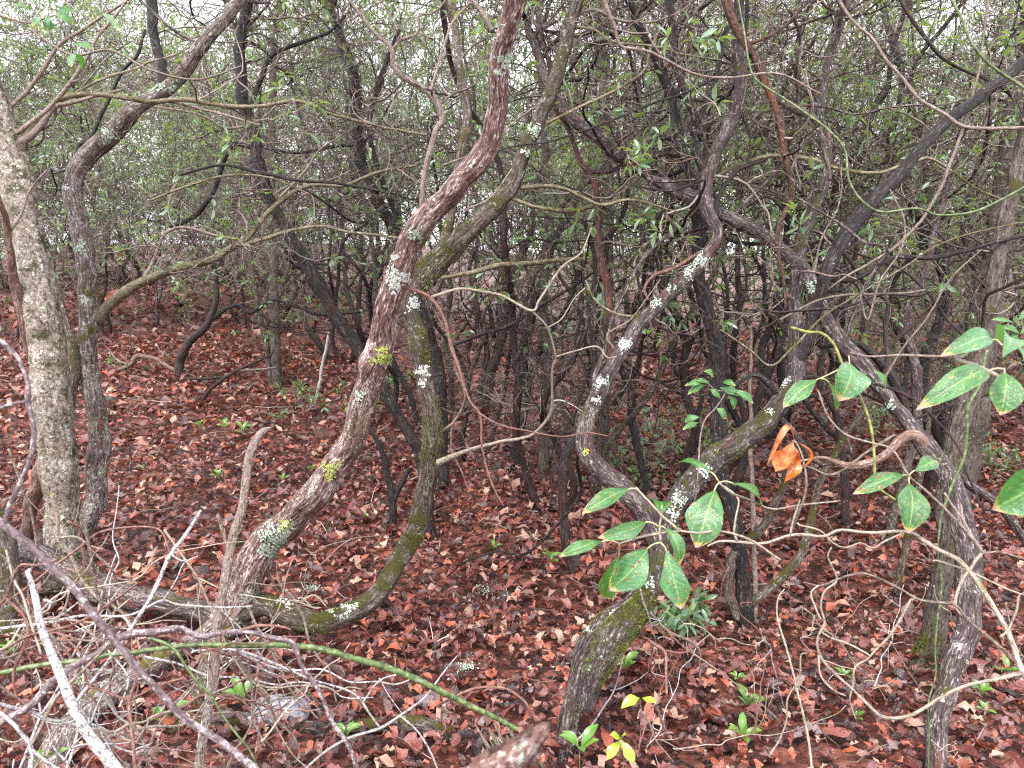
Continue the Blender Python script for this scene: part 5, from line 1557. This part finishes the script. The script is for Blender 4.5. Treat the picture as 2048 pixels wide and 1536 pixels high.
stick('briar_vine', 'thin green shoot dropping from the thorny briar toward the bottom', 'vine', 'briar',
      [(296, 1278, 9, 1.35), (330, 1290, 9), (350, 1305, 9), (372, 1340, 8), (395, 1370, 7), (415, 1388, 7), (440, 1425, 6), (470, 1465, 6), (500, 1505, 5), (520, 1560, 5, 1.35)])
stick('dead_branch', 'pale broken upright stick standing in front of the nearest big trunk', 'stick', 'pale',
      [(395, 1570, 26, 1.75), (402, 1490, 24), (412, 1430, 24), (428, 1340, 26), (432, 1270, 26), (440, 1220, 24), (450, 1150, 24), (466, 1070, 24), (482, 1020, 22), (490, 960, 22), (497, 915, 23), (512, 880, 22), (528, 862, 18), (545, 855, 7, 2.2)],
      [('pale', [(470, 1075, 9), (480, 1062, 7), (484, 1050, 5)])], knots=6)
stick('fallen_log', 'brown stripped log lying from the left edge to the foot of the nearest trunk', 'log', 'laurel',
      [(-90, 1050, 64, 3.5), (-10, 1085, 62), (60, 1105, 62), (130, 1135, 62), (200, 1172, 62), (270, 1195, 58), (330, 1202, 54), (390, 1215, 52), (440, 1240, 50), (480, 1262, 44, 3.0)],
      [('stripy', [(440, 1240, 46), (400, 1275, 44), (340, 1310, 46), (270, 1350, 60), (200, 1400, 66), (140, 1460, 70), (90, 1540, 74), (60, 1600, 76, 2.25)])], knots=6, rough=1.2)
stick('mossy_stump', 'mossy upright stub under the nearest trunk, behind the pale stick', 'stump', 'mossy',
      [(392, 1450, 44), (398, 1400, 46), (412, 1340, 48), (430, 1290, 46), (455, 1250, 44, 2.85)], start='ground')
stick('mossy_stump', 'mossy stump at the left edge behind the fallen log', 'stump', 'mossy',
      [(10, 1290, 60), (14, 1220, 58), (18, 1140, 52), (10, 1090, 46), (-10, 1020, 38, 3.2)], start='ground')
stick('fallen_log', 'lichened mossy pole lying along the bottom edge, left of centre', 'log', 'mossy',
      [(330, 1462, 34), (450, 1445, 36), (560, 1452, 32), (650, 1455, 32), (740, 1450, 36), (840, 1452, 40), (920, 1468, 38), (990, 1490, 34)], start='ground', knots=6)
stick('fallen_log', 'smooth purplish fallen limb slanting down behind the briar, left of centre', 'log', 'laurel',
      [(590, 1300, 34), (650, 1330, 34), (720, 1362, 34), (780, 1395, 36), (830, 1418, 34), (870, 1440, 26)], start='ground', knots=4)
stick('fallen_log', 'thin decaying fallen branch on open litter in the middle', 'log', 'stripy',
      [(845, 1085, 12), (880, 1100, 14), (930, 1130, 18), (980, 1168, 20), (1030, 1198, 18), (1090, 1222, 16), (1140, 1245, 14), (1190, 1280, 10)], start='ground', knots=5)
stick('fallen_branch', 'pinkish stick with white lichen lying under the dark curved branch', 'stick', 'pale',
      [(140, 1345, 18), (210, 1350, 22), (280, 1335, 24), (340, 1335, 24), (400, 1342, 22), (470, 1330, 20), (520, 1345, 20), (580, 1362, 22), (640, 1385, 18)], start='ground', knots=6, rough=1.3)
stick('fallen_branch', 'forked fallen branch on the far left litter slope', 'branch', 'darkred',
      [(402, 810, 9), (412, 790, 10), (430, 770, 10), (465, 745, 9), (500, 728, 8), (540, 712, 6), (548, 700, 4)],
      [('twig', [(470, 742, 7), (520, 738, 6), (552, 735, 5)]), ('dark', [(455, 752, 8), (420, 758, 8), (370, 756, 7)])], start='ground')
stick('fallen_log', 'red-brown fallen trunk lying far back on the left slope', 'log', 'red',
      [(395, 655, 16), (430, 665, 18), (470, 672, 16), (510, 680, 12)], start='ground')
stick('dead_stick', 'short white birch-like stick leaning in the far left litter', 'stick', 'white',
      [(632, 802, 8), (640, 760, 9), (648, 715, 9), (658, 668, 8)], start='ground')
stick('bare_twig', 'white lichened twig crossing the bottom centre litter', 'twig', 'white',
      [(560, 1600, 8, 1.9), (620, 1530, 7), (690, 1480, 8), (760, 1455, 8), (800, 1430, 7), (850, 1395, 6), (890, 1340, 5), (915, 1310, 3, 2.2)],
      [('white', [(760, 1455, 6), (720, 1400, 7), (690, 1380, 6), (640, 1360, 6), (560, 1330, 8), (490, 1305, 8), (420, 1290, 8), (340, 1285, 6)]), ('white', [(800, 1432, 5), (840, 1470, 6), (880, 1540, 6)]),
       ('white', [(725, 1405, 5), (760, 1360, 4), (800, 1345, 4)])])
stick('bare_twig', 'stiff white twig leaning at bottom right of the S-shaped laurel', 'twig', 'white',
      [(1356, 1560, 8), (1345, 1500, 8), (1325, 1450, 7), (1310, 1405, 6, 2.15)], [('twigpale', [(1342, 1495, 4), (1310, 1490, 5), (1280, 1505, 5), (1250, 1530, 4)])])
stick('bare_twig', 'short pale twig lying by the foot of the S-shaped laurel', 'twig', 'white',
      [(1000, 1335, 5), (1050, 1340, 6), (1090, 1337, 6), (1140, 1325, 6)], start='ground')
stick('bare_twig', 'crooked brown twig arched over the litter left of the S-shaped laurel', 'twig', 'twigred',
      [(870, 1425, 8), (910, 1395, 8, 2.4), (960, 1375, 8), (1010, 1378, 8), (1045, 1400, 8), (1060, 1425, 7)], start='ground')
stick('bare_twig', 'forked tan twig curving on the ground right of the mossy leaning trunk', 'twig', 'twigred',
      [(1285, 1275, 10, 2.6), (1310, 1290, 10), (1330, 1305, 9), (1333, 1340, 8), (1336, 1390, 7, 2.5)], [('twigred', [(1330, 1302, 7), (1360, 1305, 6), (1390, 1300, 4)])])
stick('bare_twig', 'slender pale fallen branch reaching to the dark forked trunk', 'twig', 'pale',
      [(1300, 1225, 8, 2.55), (1340, 1265, 9), (1390, 1290, 9), (1400, 1330, 7), (1402, 1370, 6, 2.6)], [('pale', [(1335, 1262, 6), (1375, 1300, 5), (1420, 1330, 5), (1500, 1390, 5), (1560, 1440, 5)])])
stick('bare_twig', 'reddish twig curving through the pile at the lower left edge', 'twig', 'twigred',
      [(-20, 1240, 8, 1.4), (15, 1195, 8), (30, 1160, 8), (45, 1130, 8), (80, 1130, 7), (110, 1120, 6)],
      [('twigred', [(12, 1195, 7), (35, 1215, 8), (55, 1240, 9), (60, 1275, 9), (45, 1310, 8), (30, 1350, 7), (35, 1400, 6)]), ('twigred', [(5, 1300, 7), (60, 1270, 8), (130, 1255, 8), (180, 1235, 8), (240, 1195, 7), (275, 1168, 5)]),
       ('twigred', [(90, 1262, 6), (120, 1265, 6), (145, 1285, 6), (165, 1310, 5)]), ('twigpale', [(12, 1100, 5), (25, 1155, 6), (45, 1190, 6), (60, 1240, 6), (78, 1305, 6)])])
stick('bare_twig', 'dark reddish twig standing from the bottom edge left of the pale stick', 'twig', 'twigred',
      [(270, 1560, 10, 1.5), (266, 1490, 10), (258, 1420, 10), (262, 1390, 9), (280, 1340, 8), (275, 1310, 6, 1.6)], [('twigred', [(258, 1400, 7), (200, 1380, 7), (180, 1375, 6), (170, 1340, 6), (178, 1300, 4)]), ('twigred', [(262, 1400, 7), (320, 1370, 6), (370, 1355, 5)])])
stick('bare_twig', 'pale lichened twig at the bottom left corner', 'twig', 'white',
      [(-30, 1400, 8, 1.4), (10, 1430, 10), (40, 1460, 11), (65, 1500, 12), (60, 1560, 12, 1.35)], [('white', [(62, 1500, 9), (90, 1520, 10), (130, 1545, 10)]), ('twigpale', [(60, 1490, 8), (110, 1400, 8), (150, 1360, 8), (180, 1330, 6), (240, 1265, 5)])])
stick('bare_twig', 'wispy pale twig running from the left edge above the green briar', 'twig', 'twigpale',
      [(-20, 1242, 5, 1.8), (60, 1240, 6), (140, 1240, 6), (200, 1240, 6), (260, 1200, 5, 2.0)], [('twigpale', [(150, 1240, 5), (185, 1270, 5), (200, 1290, 4)]), ('twigpale', [(240, 1215, 4), (232, 1190, 4), (248, 1170, 4)])])
stick('bare_twig', 'brown dead twig hanging through the middle gap above the red litter', 'twig', 'twigred',
      [(640, 1130, 4, 2.6), (700, 1080, 5), (770, 1070, 4, 2.9)], [('twig', [(700, 1080, 3), (660, 1090, 3), (620, 1110, 3)])])
for args in [
    ('long thin twig leaning from the centre litter to the upper gap', [(1100, 1010, 5, 3.6), (1110, 900, 5), (1150, 820, 5), (1170, 760, 5), (1160, 700, 6), (1180, 640, 5), (1200, 600, 4)]),
    ('crooked tan stem winding between the central dark trunks', [(1145, 850, 7, 4.0), (1160, 790, 7), (1172, 740, 7), (1150, 690, 7), (1165, 620, 7), (1155, 560, 6), (1140, 500, 5)]),
    ('grey twig arching under the central mossy branch', [(905, 690, 7, 4.2), (960, 670, 9), (1020, 650, 10), (1060, 625, 10), (1100, 600, 9), (1150, 570, 8), (1190, 540, 6)]),
    ('dark bare limb crossing level above the central gap', [(880, 555, 10, 4.0), (940, 545, 13), (1000, 530, 15), (1060, 528, 14), (1120, 520, 13), (1170, 520, 12), (1190, 540, 10)]),
    ('dark sagging limb below the upper centre', [(990, 380, 10, 3.6), (1060, 410, 11), (1110, 420, 12), (1150, 422, 12), (1190, 412, 12), (1240, 402, 11), (1290, 402, 10), (1340, 440, 10), (1400, 500, 12)]),
    ('dark bare limb sweeping level across the left centre', [(360, 350, 8, 3.6), (440, 330, 8), (520, 345, 9), (600, 360, 8), (700, 370, 8), (780, 385, 7)]),
    ('thin twig running level above the left forked branch', [(300, 400, 6, 3.2), (380, 370, 6), (460, 350, 6), (540, 355, 5), (620, 390, 5)]),
    ('thin wavy twig at upper left over the stripy trunk', [(60, 60, 6, 3.0), (140, 110, 6), (220, 100, 6), (300, 140, 6), (400, 160, 5), (480, 130, 5)]),
    ('long tan twig crossing the top centre to the right', [(890, 350, 5, 2.9), (1000, 300, 5), (1100, 280, 6), (1200, 250, 6), (1300, 210, 7), (1420, 160, 7), (1560, 60, 6), (1620, 0, 5)]),
    ('long brown twig at the right rising to the upper corner', [(1560, 640, 7, 2.9), (1640, 600, 7), (1720, 590, 8), (1800, 588, 7), (1850, 580, 6)]),
    ('thin bare twig crossing the right middle toward the edge', [(1440, 660, 5, 2.6), (1500, 700, 5), (1540, 730, 6), (1580, 700, 6), (1640, 640, 6), (1700, 600, 5), (1800, 540, 5), (1900, 480, 5), (2060, 440, 5)]),
    ('dark straight twig slanting through the upper right', [(1590, 640, 5, 3.0), (1680, 560, 6), (1780, 500, 8), (1850, 430, 9), (1900, 330, 9), (1930, 240, 8), (1960, 140, 7), (1975, 0, 6)]),
    ('pale twig hanging vertically at right of centre', [(1720, 590, 4, 2.4), (1735, 640, 5), (1760, 560, 5), (1800, 500, 5), (1808, 440, 5), (1780, 380, 4)]),
    ('long straight brown twig rising to the right edge middle', [(1500, 620, 6, 2.8), (1560, 622, 7), (1640, 618, 8), (1700, 610, 7), (1760, 590, 7), (1830, 592, 6), (1860, 585, 5)]),
]:
    stick('bare_branch', args[0], 'branch', random.choice(['twig', 'twigmoss', 'twig', 'dark']), args[1])

# dark twisting limbs of the traced laurels crossing in the upper centre and right
for (root, ss, n) in [(t20, s20, 8), (t14, s14, 7), (t13, s13, 6), (t10, s10, 8), (t17, s17, 3), (t7, s7, 6), (t6, s6, 6), (t22, s22, 5), (t22b, s22b, 4), (t23, s23, 4), (t30, s30, 5), (t11b, s11b, 3), (t11, s11, 3), (t4, s4, 3), (t18, s18, 3)]:
    C, R = ss[0][0], ss[0][1]
    k = (rng.uniform(0.35, 0.95, n) * (len(C) - 1)).astype(int)
    dd_ = rng.normal(0, 1, (n, 3)) * np.array([1.0, 0.45, 0.6]) + np.array([0, 0.25, 0.45])
    p_, r_ = grow(C[k], dd_, rng.uniform(0.8, 2.0, n), rng.uniform(0.006, 0.012, n), 15, 0.17, 0.02, kink=0.16, tipr=0.4)
    for q in range(n):
        D_ = (p_[q] - CAM) @ FWD
        if D_.min() < 2.3:
            continue
        C_, RR_, S_ = smooth_path(p_[q], r_[q], 0.03)
        V, Q, T, bk = tube(C_, RR_, S_, 7, rough=0.7)
        link('limb', mesh('limb', V - np.array(root.location), Q, T, str(rng.choice(['dark', 'dark', 'darkred', 'laurel'])), attrs={'bark_coord': bk}), root)

# fine crooked spray of the traced laurels in the upper half
TR = [(t2, s2), (t4, s4), (t6, s6), (t7, s7), (t10, s10), (t13, s13), (t14, s14), (t20, s20), (t16, s16), (t11, s11), (t22, s22), (t18, s18), (t23, s23), (t30, s30), (t3, s3)]
for i in range(40):
    px = -100 + 2250 * ((i * 0.618) % 1)
    py = rng.uniform(-80, 470) if i % 4 else rng.uniform(400, 640)
    d = rng.uniform(3.7, 5.8) + (0.9 if px < 520 else 0.0)
    w = P(px, py, d)
    best = min(TR, key=lambda q: float(np.min(np.linalg.norm(q[1][0][0] - w, axis=1))))
    add_crown(best[0], w, 6, rng.uniform(0.6, 1.0), px > 1300 and rng.random() < 0.5)

D = 1.9
sp8 = empty('laurel_sprig', P(110, 70, D), 'laurel sprig with dark drooping leaves at the upper left corner', 'branch')
twig_tube(sp8, [P(-60, 10, D), P(0, 30, D), P(50, 45, D), P(85, 38, D), P(110, 30, D)], .004, .002, 'twig')
for (bx, by, tx, ty, w) in [(85, 38, 65, 50, 12), (92, 36, 104, 62, 16), (108, 30, 148, 46, 22), (100, 30, 92, 62, 14), (60, 20, 30, 8, 14), (112, 26, 150, 20, 16), (148, 88, 188, 96, 16), (146, 105, 166, 140, 26), (150, 108, 142, 132, 16), (205, 25, 240, 60, 12), (70, 10, 90, -8, 18)]:
    leaf_px(sp8, (bx, by, D), (tx, ty, D + rng.uniform(-.05, .05)), w, None, face=(rng.normal(0, .3), -.6, .6))
twig_tube(sp8, [P(110, 30, D), P(135, 70, D), P(148, 100, D)], .002, .0014, 'twig')

# broken branch end close to the camera, and the splintered stump behind it
bb = stick('broken_branch', 'blurred broken branch end poking up at the bottom edge, flaking and pale', 'branch', 'stub',
      [(915, 1620, 120, .72), (965, 1560, 104), (1005, 1522, 84), (1038, 1492, 66), (1064, 1467, 46), (1084, 1448, 26), (1094, 1440, 6, .76)], rough=2.6, knots=8)
ds = ground_hit(1030, 1545)
stp = empty('splintered_stump', P(1035, 1540, ds), 'splintered grey broken stump beside the blurred branch end at the bottom', 'stump')
for i in range(16):
    x0 = rng.uniform(985, 1085)
    b_ = P(x0 + 25, 1560, ds - 0.02)
    t_ = P(x0 - rng.uniform(5, 50), rng.uniform(1435, 1490), ds + rng.uniform(-.05, .06))
    c_, r_, s_ = smooth_path(np.array([b_, (b_ + t_) / 2, t_]), np.array([.009, .008, .0015]), 0.03)
    V, Q, T, bk = tube(c_, r_, s_, 5, rough=0.4)
    link('splinter', mesh('splinter', V - np.array(stp.location), Q, T, 'splinter', smooth=False, attrs={'bark_coord': bk}), stp)


def rock(px, py, wpx, hpx, label):
    d = ground_hit(px, py + hpx * 0.5)
    c = P(px, py + hpx * 0.4, d)
    c[2] = float(ground_z(c[0], c[1]))
    import bmesh
    bm = bmesh.new()
    bmesh.ops.create_icosphere(bm, subdivisions=4, radius=1)
    w = wpx * d / FPX / 2
    for v in bm.verts:
        p = v.co
        n = 1 + 0.10 * math.sin(3 * p.x + 1) * math.cos(4 * p.y) + 0.06 * math.sin(9 * p.x + 5 * p.z) + 0.03 * math.sin(17 * p.y + 3 * p.x)
        v.co = (p.x * w * n, p.y * w * 0.7 * n, max(-0.02, min(p.z * 0.6, 0.42 + 0.1 * p.x)) * w * 0.8 * n + 0.015)
    me_ = bpy.data.meshes.new('rock')
    bm.to_mesh(me_)
    bm.free()
    me_.polygons.foreach_set('use_smooth', np.ones(len(me_.polygons), bool))
    me_.materials.append(MAT['rock'])
    return meta(link('rock', me_, None, c), label, 'rock')


rock(558, 1424, 128, 34, 'flat pale grey rock in the litter behind the mossy pole')
rock(905, 1365, 30, 14, 'small grey stone lying by the arched brown twig')


# ------------------------------------------------------------------ seedlings in the litter
def seedling(px, py, hpx, n, label, mat='seedling', Lpx=None, spread=0.9, name='laurel_seedling'):
    d = ground_hit(px, py)
    b = P(px, py, d)
    h = hpx * d / FPX
    root = empty(name, b, label, 'seedling', 'green seedlings in the litter')
    top = b + np.array([rng.normal(0, .1) * h, rng.normal(0, .1) * h, h * 0.62])
    twig_tube(root, [b - np.array([0, 0, .02]), (b + top) / 2 + rng.normal(0, .03, 3) * h, top], .0018, .0013, 'yellowstem', 'stem', 5)
    L = (Lpx or hpx * 0.8) * d / FPX
    a0 = rng.uniform(0, 6.28)
    for i in range(n):
        a = a0 + i * 2.4 + rng.normal(0, .2)
        el = rng.uniform(0.25, 1.0)
        q = top - np.array([0, 0, h * 0.35 * (i / n)]) if n > 5 else top
        dr = np.array([math.cos(a) * math.cos(el) * spread, math.sin(a) * math.cos(el) * spread, math.sin(el)])
        dr = dr / np.linalg.norm(dr)
        l = L * rng.uniform(0.7, 1.1)
        nn = np.array([-dr[0] * .6, -dr[1] * .6 - .25, 1.0])
        leaf3d(root, q + dr * l * 0.08, q + dr * l, l * rng.uniform(.3, .42), nn, mat, arch=.14, fold=.35, wavy=.05, seg=9)


for a in [
    (490, 1430, 60, 5, 'bright seedling just left of the flat grey rock'), (335, 1470, 60, 6, 'leafy seedling between the blurred branch and the pale stick'),
    (690, 1500, 55, 6, 'bright seedling in front of the mossy pole'), (1160, 1545, 75, 5, 'large spotted seedling at the foot of the S-shaped laurel'),
    (1252, 1352, 48, 7, 'rosette seedling beside the mossy leaning trunk foot'), (1497, 1432, 52, 6, 'bright seedling right of the long pale dead twig base'),
    (1478, 1500, 55, 6, 'tall seedling at the bottom, right of the stiff white twig'), (1472, 1370, 26, 5, 'small seedling below the dark forked trunk'),
    (1685, 1372, 32, 5, 'small seedling framed by the loop of the bare branch'), (1722, 1460, 34, 5, 'small seedling under the low sag of the bare branch'),
    (1888, 1330, 26, 4, 'tiny seedling between the two right-hand trunk feet'), (2015, 1370, 44, 6, 'seedling near the right edge above the bare branch'),
    (1955, 1405, 44, 6, 'seedling right of the arching trunk foot'), (1966, 1440, 30, 5, 'lower seedling right of the arching trunk foot'), (1110, 1142, 40, 6, 'seedling at the foot of the thin red-brown trunk'),
    (985, 1112, 30, 6, 'small seedling on open litter in the centre'), (565, 975, 22, 4, 'lone tiny seedling on the open litter left of the nearest trunk'),
    (400, 868, 24, 5, 'far seedling, leftmost of the row on the left slope'), (453, 870, 26, 5, 'far seedling, middle of the row on the left slope'), (490, 875, 28, 6, 'far seedling, rightmost of the row on the left slope'),
    (440, 965, 26, 6, 'seedling below the row on the left slope'), (285, 950, 16, 4, 'tiny seedling right of the stripy trunk'), (740, 1050, 20, 4, 'small seedling left of the broken black stub'),
    (625, 950, 20, 4, 'small seedling just left of the nearest trunk'), (245, 650, 16, 4, 'farthest seedling under the left thicket edge'), (170, 1385, 30, 4, 'seedling in the stick pile at lower left'),
    (110, 1545, 60, 6, 'broad-leaved seedling at the bottom left corner'), (1705, 1480, 26, 4, 'lowest seedling near the arching trunk at the bottom'), (20, 1330, 40, 5, 'pale green seedling at the left edge in the stick pile')]:
    seedling(*a)
for (px, py, d, segs, lab) in [(1280, 1400, 2.15, [(1280, 1396, 1243, 1414, 22), (1284, 1396, 1312, 1404, 14)], 'yellow-green two-leaved sprout on a thin stalk at bottom centre'),
                               (1245, 1480, 2.0, [(1240, 1482, 1215, 1518, 22), (1244, 1482, 1268, 1525, 22), (1240, 1476, 1222, 1470, 18), (1243, 1478, 1252, 1468, 12)], 'yellow four-leaved sprout near the bottom edge')]:
    r_ = empty('sprout', P(px, py, d), lab, 'seedling')
    for (bx, by, tx, ty, w) in segs:
        leaf_px(r_, (bx, by, d), (tx, ty, d - .03), w, None, 'yellowgreen', face=(0, -.6, .8))
    g = ground_hit(px + 5, 1545)
    twig_tube(r_, [P(px, py, d), P(px + 3, py + 40, d), P(px - 3, py + 110, d + .02)], .0012, .0015, 'twigred')


def low_shrub(px, py, wpx, hpx, n, label, L0=0.05, bright=False, lift=0.0):
    d = ground_hit(px, py)
    b = P(px, py, d)
    b[2] = float(ground_z(b[0], b[1]))
    w, h = wpx * d / FPX, hpx * d / FPX
    root = empty('laurel_shrub', b, label, 'shrub')
    dirs = rng.normal(0, 1, (7, 3)) * np.array([w, w, 0]) + np.array([0, 0, h])
    V, Q, gen = network(np.zeros((7, 3)), dirs, np.full(7, max(h, w * .6) * 0.9), np.full(7, .003), [(20, h * .5), (30, h * .3)], L=9, wob=.2, up=.05, k0=4)
    link('twigs', mesh('twigs', V, Q, mat='twigmass'), root, kind='stuff')
    tp = np.vstack([q[0][:, -1] for q in gen])
    td = unit(tp - np.vstack([q[0][:, -2] for q in gen]))
    k = rng.choice(len(tp), min(n, len(tp)), replace=False)
    link('foliage', mesh('foliage', *leaves_at(tp[k], td[k], 3, 7, L0, .42), 'foliage_bright' if bright else 'foliage', smooth=False), root, kind='stuff')


for a in [(1370, 1270, 90, 60, 34, 'dark glossy low shrub behind the mossy leaning trunk foot', .06), (1250, 960, 110, 90, 50, 'leafy low shrub behind the S-shaped laurel bend', .055),
          (1320, 960, 120, 130, 50, 'leafy shrub between the S-shaped laurel and the dark forked trunk', .055), (1370, 900, 100, 120, 40, 'shrub beneath the small bright rosette', .05),
          (1980, 950, 90, 70, 36, 'low shrub on the open litter at the right edge', .05), (1840, 760, 160, 120, 60, 'green shrub filling the gap behind the slim grey stem', .05, True),
          (1960, 800, 140, 130, 50, 'green shrub far right behind the hanging leaves', .05), (590, 830, 50, 70, 24, 'bluish low shrub at the edge of the left litter slope', .06),
          (745, 830, 60, 110, 30, 'dark low shrub showing left of the nearest trunk', .06), (790, 780, 50, 60, 20, 'small shrub between the nearest and the mossy trunk', .06),
          (700, 640, 90, 70, 40, 'far shrub beyond the litter slope, right part', .06), (440, 640, 90, 90, 40, 'far shrub beyond the litter slope, left part', .06),
          (570, 660, 90, 80, 40, 'far shrub beyond the short straight trunk', .06), (1730, 880, 80, 80, 30, 'low shrub behind the dark slim trunk', .05)]:
    low_shrub(*a)

# old lichen tufts fallen on the litter
for (px, py, s) in [(975, 1190, 22), (1005, 1200, 16), (625, 1190, 16), (930, 1350, 22), (1410, 1255, 10)]:
    d = ground_hit(px, py)
    c = P(px, py, d)
    n = 160
    w = s * d / FPX
    p = c + rng.normal(0, 0.5, (n, 3)) * np.array([w, w, w * 0.2]) + np.array([0, 0, .035])
    a = unit(rng.normal(0, 1, (n, 3))) * 0.007
    b_ = unit(np.cross(a, rng.normal(0, 1, (n, 3)))) * 0.0022
    V = np.stack([p - a, p + b_, p + a, p - b_], 1) - c
    o_ = (np.arange(n) * 4)[:, None]
    r_ = link('lichen_tuft', mesh('lichen_tuft', V.reshape(-1, 3), o_ + np.arange(4)[None], None, 'lichen', smooth=False), None, c)
    meta(r_, {975: 'pale lichen tuft beside the thin decaying branch', 1005: 'smaller lichen tuft just right of another by the decaying branch', 625: 'lichen tuft behind the mossy U-shaped trunk',
              930: 'lichen tuft by the thorny briar stem end', 1410: 'tiny lichen tuft by the dark glossy shrub'}[px], 'lichen', kind='stuff')


# thin dead twigs of the brush pile, each a twig of its own
used_ = {}
for (count, xa, xb, ya, yb, w_lo, w_hi, mats, grp, where) in [
        (60, -60, 620, 1140, 1560, 4.5, 11, ['twigpale', 'white', 'white', 'pale', 'twigred', 'twig'], 'thin dead twigs in the brush pile',
         ['at the left edge', 'by the white-barked stick', 'by the blurred branch', 'by the pale upright stick', 'by the grey rock', 'beyond the grey rock']),
        (20, 1180, 2040, 1200, 1560, 3.5, 6.0, ['twigpale', 'white', 'twigpale', 'twigred'], 'thin dead twigs at the lower right',
         ['by the yellow sprouts', 'right of the mossy foot', 'by the long slanting twig', 'under the branch loops', 'by the hanging vine', 'at the arching trunk foot'])]:
    xs_ = np.sort(rng.uniform(xa, xb, count))
    for i in range(count):
        px, py = xs_[i], rng.uniform(ya, yb)
        if px > 350 and px < 700 and py < 1250:
            py += 150
        d = rng.uniform(1.5, 2.5) if xa < 0 else min(ground_hit(px, min(py, 1530)) - rng.uniform(0.03, 0.25), 2.6)
        a = rng.choice([rng.uniform(-0.5, 0.4), rng.uniform(0.7, 1.5), rng.uniform(-1.4, -0.8)])
        ln = rng.uniform(180, 560) * (1.0 if xa < 0 else 0.7)
        n = 10
        t = np.linspace(-0.5, 0.5, n) * ln
        wx, wy = np.cumsum(rng.normal(0, 0.05 * ln, n)) * 0.5, np.cumsum(rng.normal(0, 0.05 * ln, n)) * 0.5
        w0 = rng.uniform(w_lo, w_hi)
        pts = [(px + t[k] * math.cos(a) + wx[k], py - t[k] * math.sin(a) + wy[k], w0 * (1 - 0.6 * k / n), d + 0.25 * (k / n - 0.5)) for k in range(n)]
        pts = [p for p in pts if P(p[0], p[1], p[3])[2] > float(ground_z(*P(p[0], p[1], p[3])[:2])) + 0.01]
        if len(pts) < 4:
            continue
        forks = []
        for _ in range(int(rng.integers(1, 5))):
            k = int(rng.integers(1, len(pts) - 1))
            b = a + rng.choice([-1, 1]) * rng.uniform(0.5, 1.1)
            l2 = ln * rng.uniform(0.1, 0.35)
            q = pts[k]
            forks.append([(q[0] + l2 * f * math.cos(b) + rng.normal(0, 5), q[1] - l2 * f * math.sin(b) + rng.normal(0, 5), q[2] * (0.8 - 0.4 * f), q[3] + 0.03 * f) for f in (0.0, 0.35, 0.7, 1.0)])
        mt = str(rng.choice(mats))
        lean = 'level' if abs(a) < 0.45 else ('rising right' if a > 0 else 'falling right')
        near = where[int(np.clip((px - xa) / (xb - xa) * 6, 0, 5))]
        row = 'upper part' if py < ya + 0.36 * (yb - ya) else ('middle part' if py < ya + 0.7 * (yb - ya) else 'lowest part')
        lab = '%s dead twig %s, %s, %s' % ({'twigpale': 'bleached', 'white': 'white-flecked', 'twigred': 'reddish', 'twig': 'grey-brown', 'pale': 'scaly pale'}[mt], lean, near, row)
        used_[lab] = used_.get(lab, 0) + 1
        if used_[lab] > 1:
            lab = lab.replace('dead twig', {2: 'second dead twig', 3: 'third dead twig', 4: 'fourth dead twig'}.get(used_[lab], 'further dead twig'))
        stick('dead_twig', lab, 'twig', mt, pts, [(mt, f) for f in forks], knots=1, group=grp)
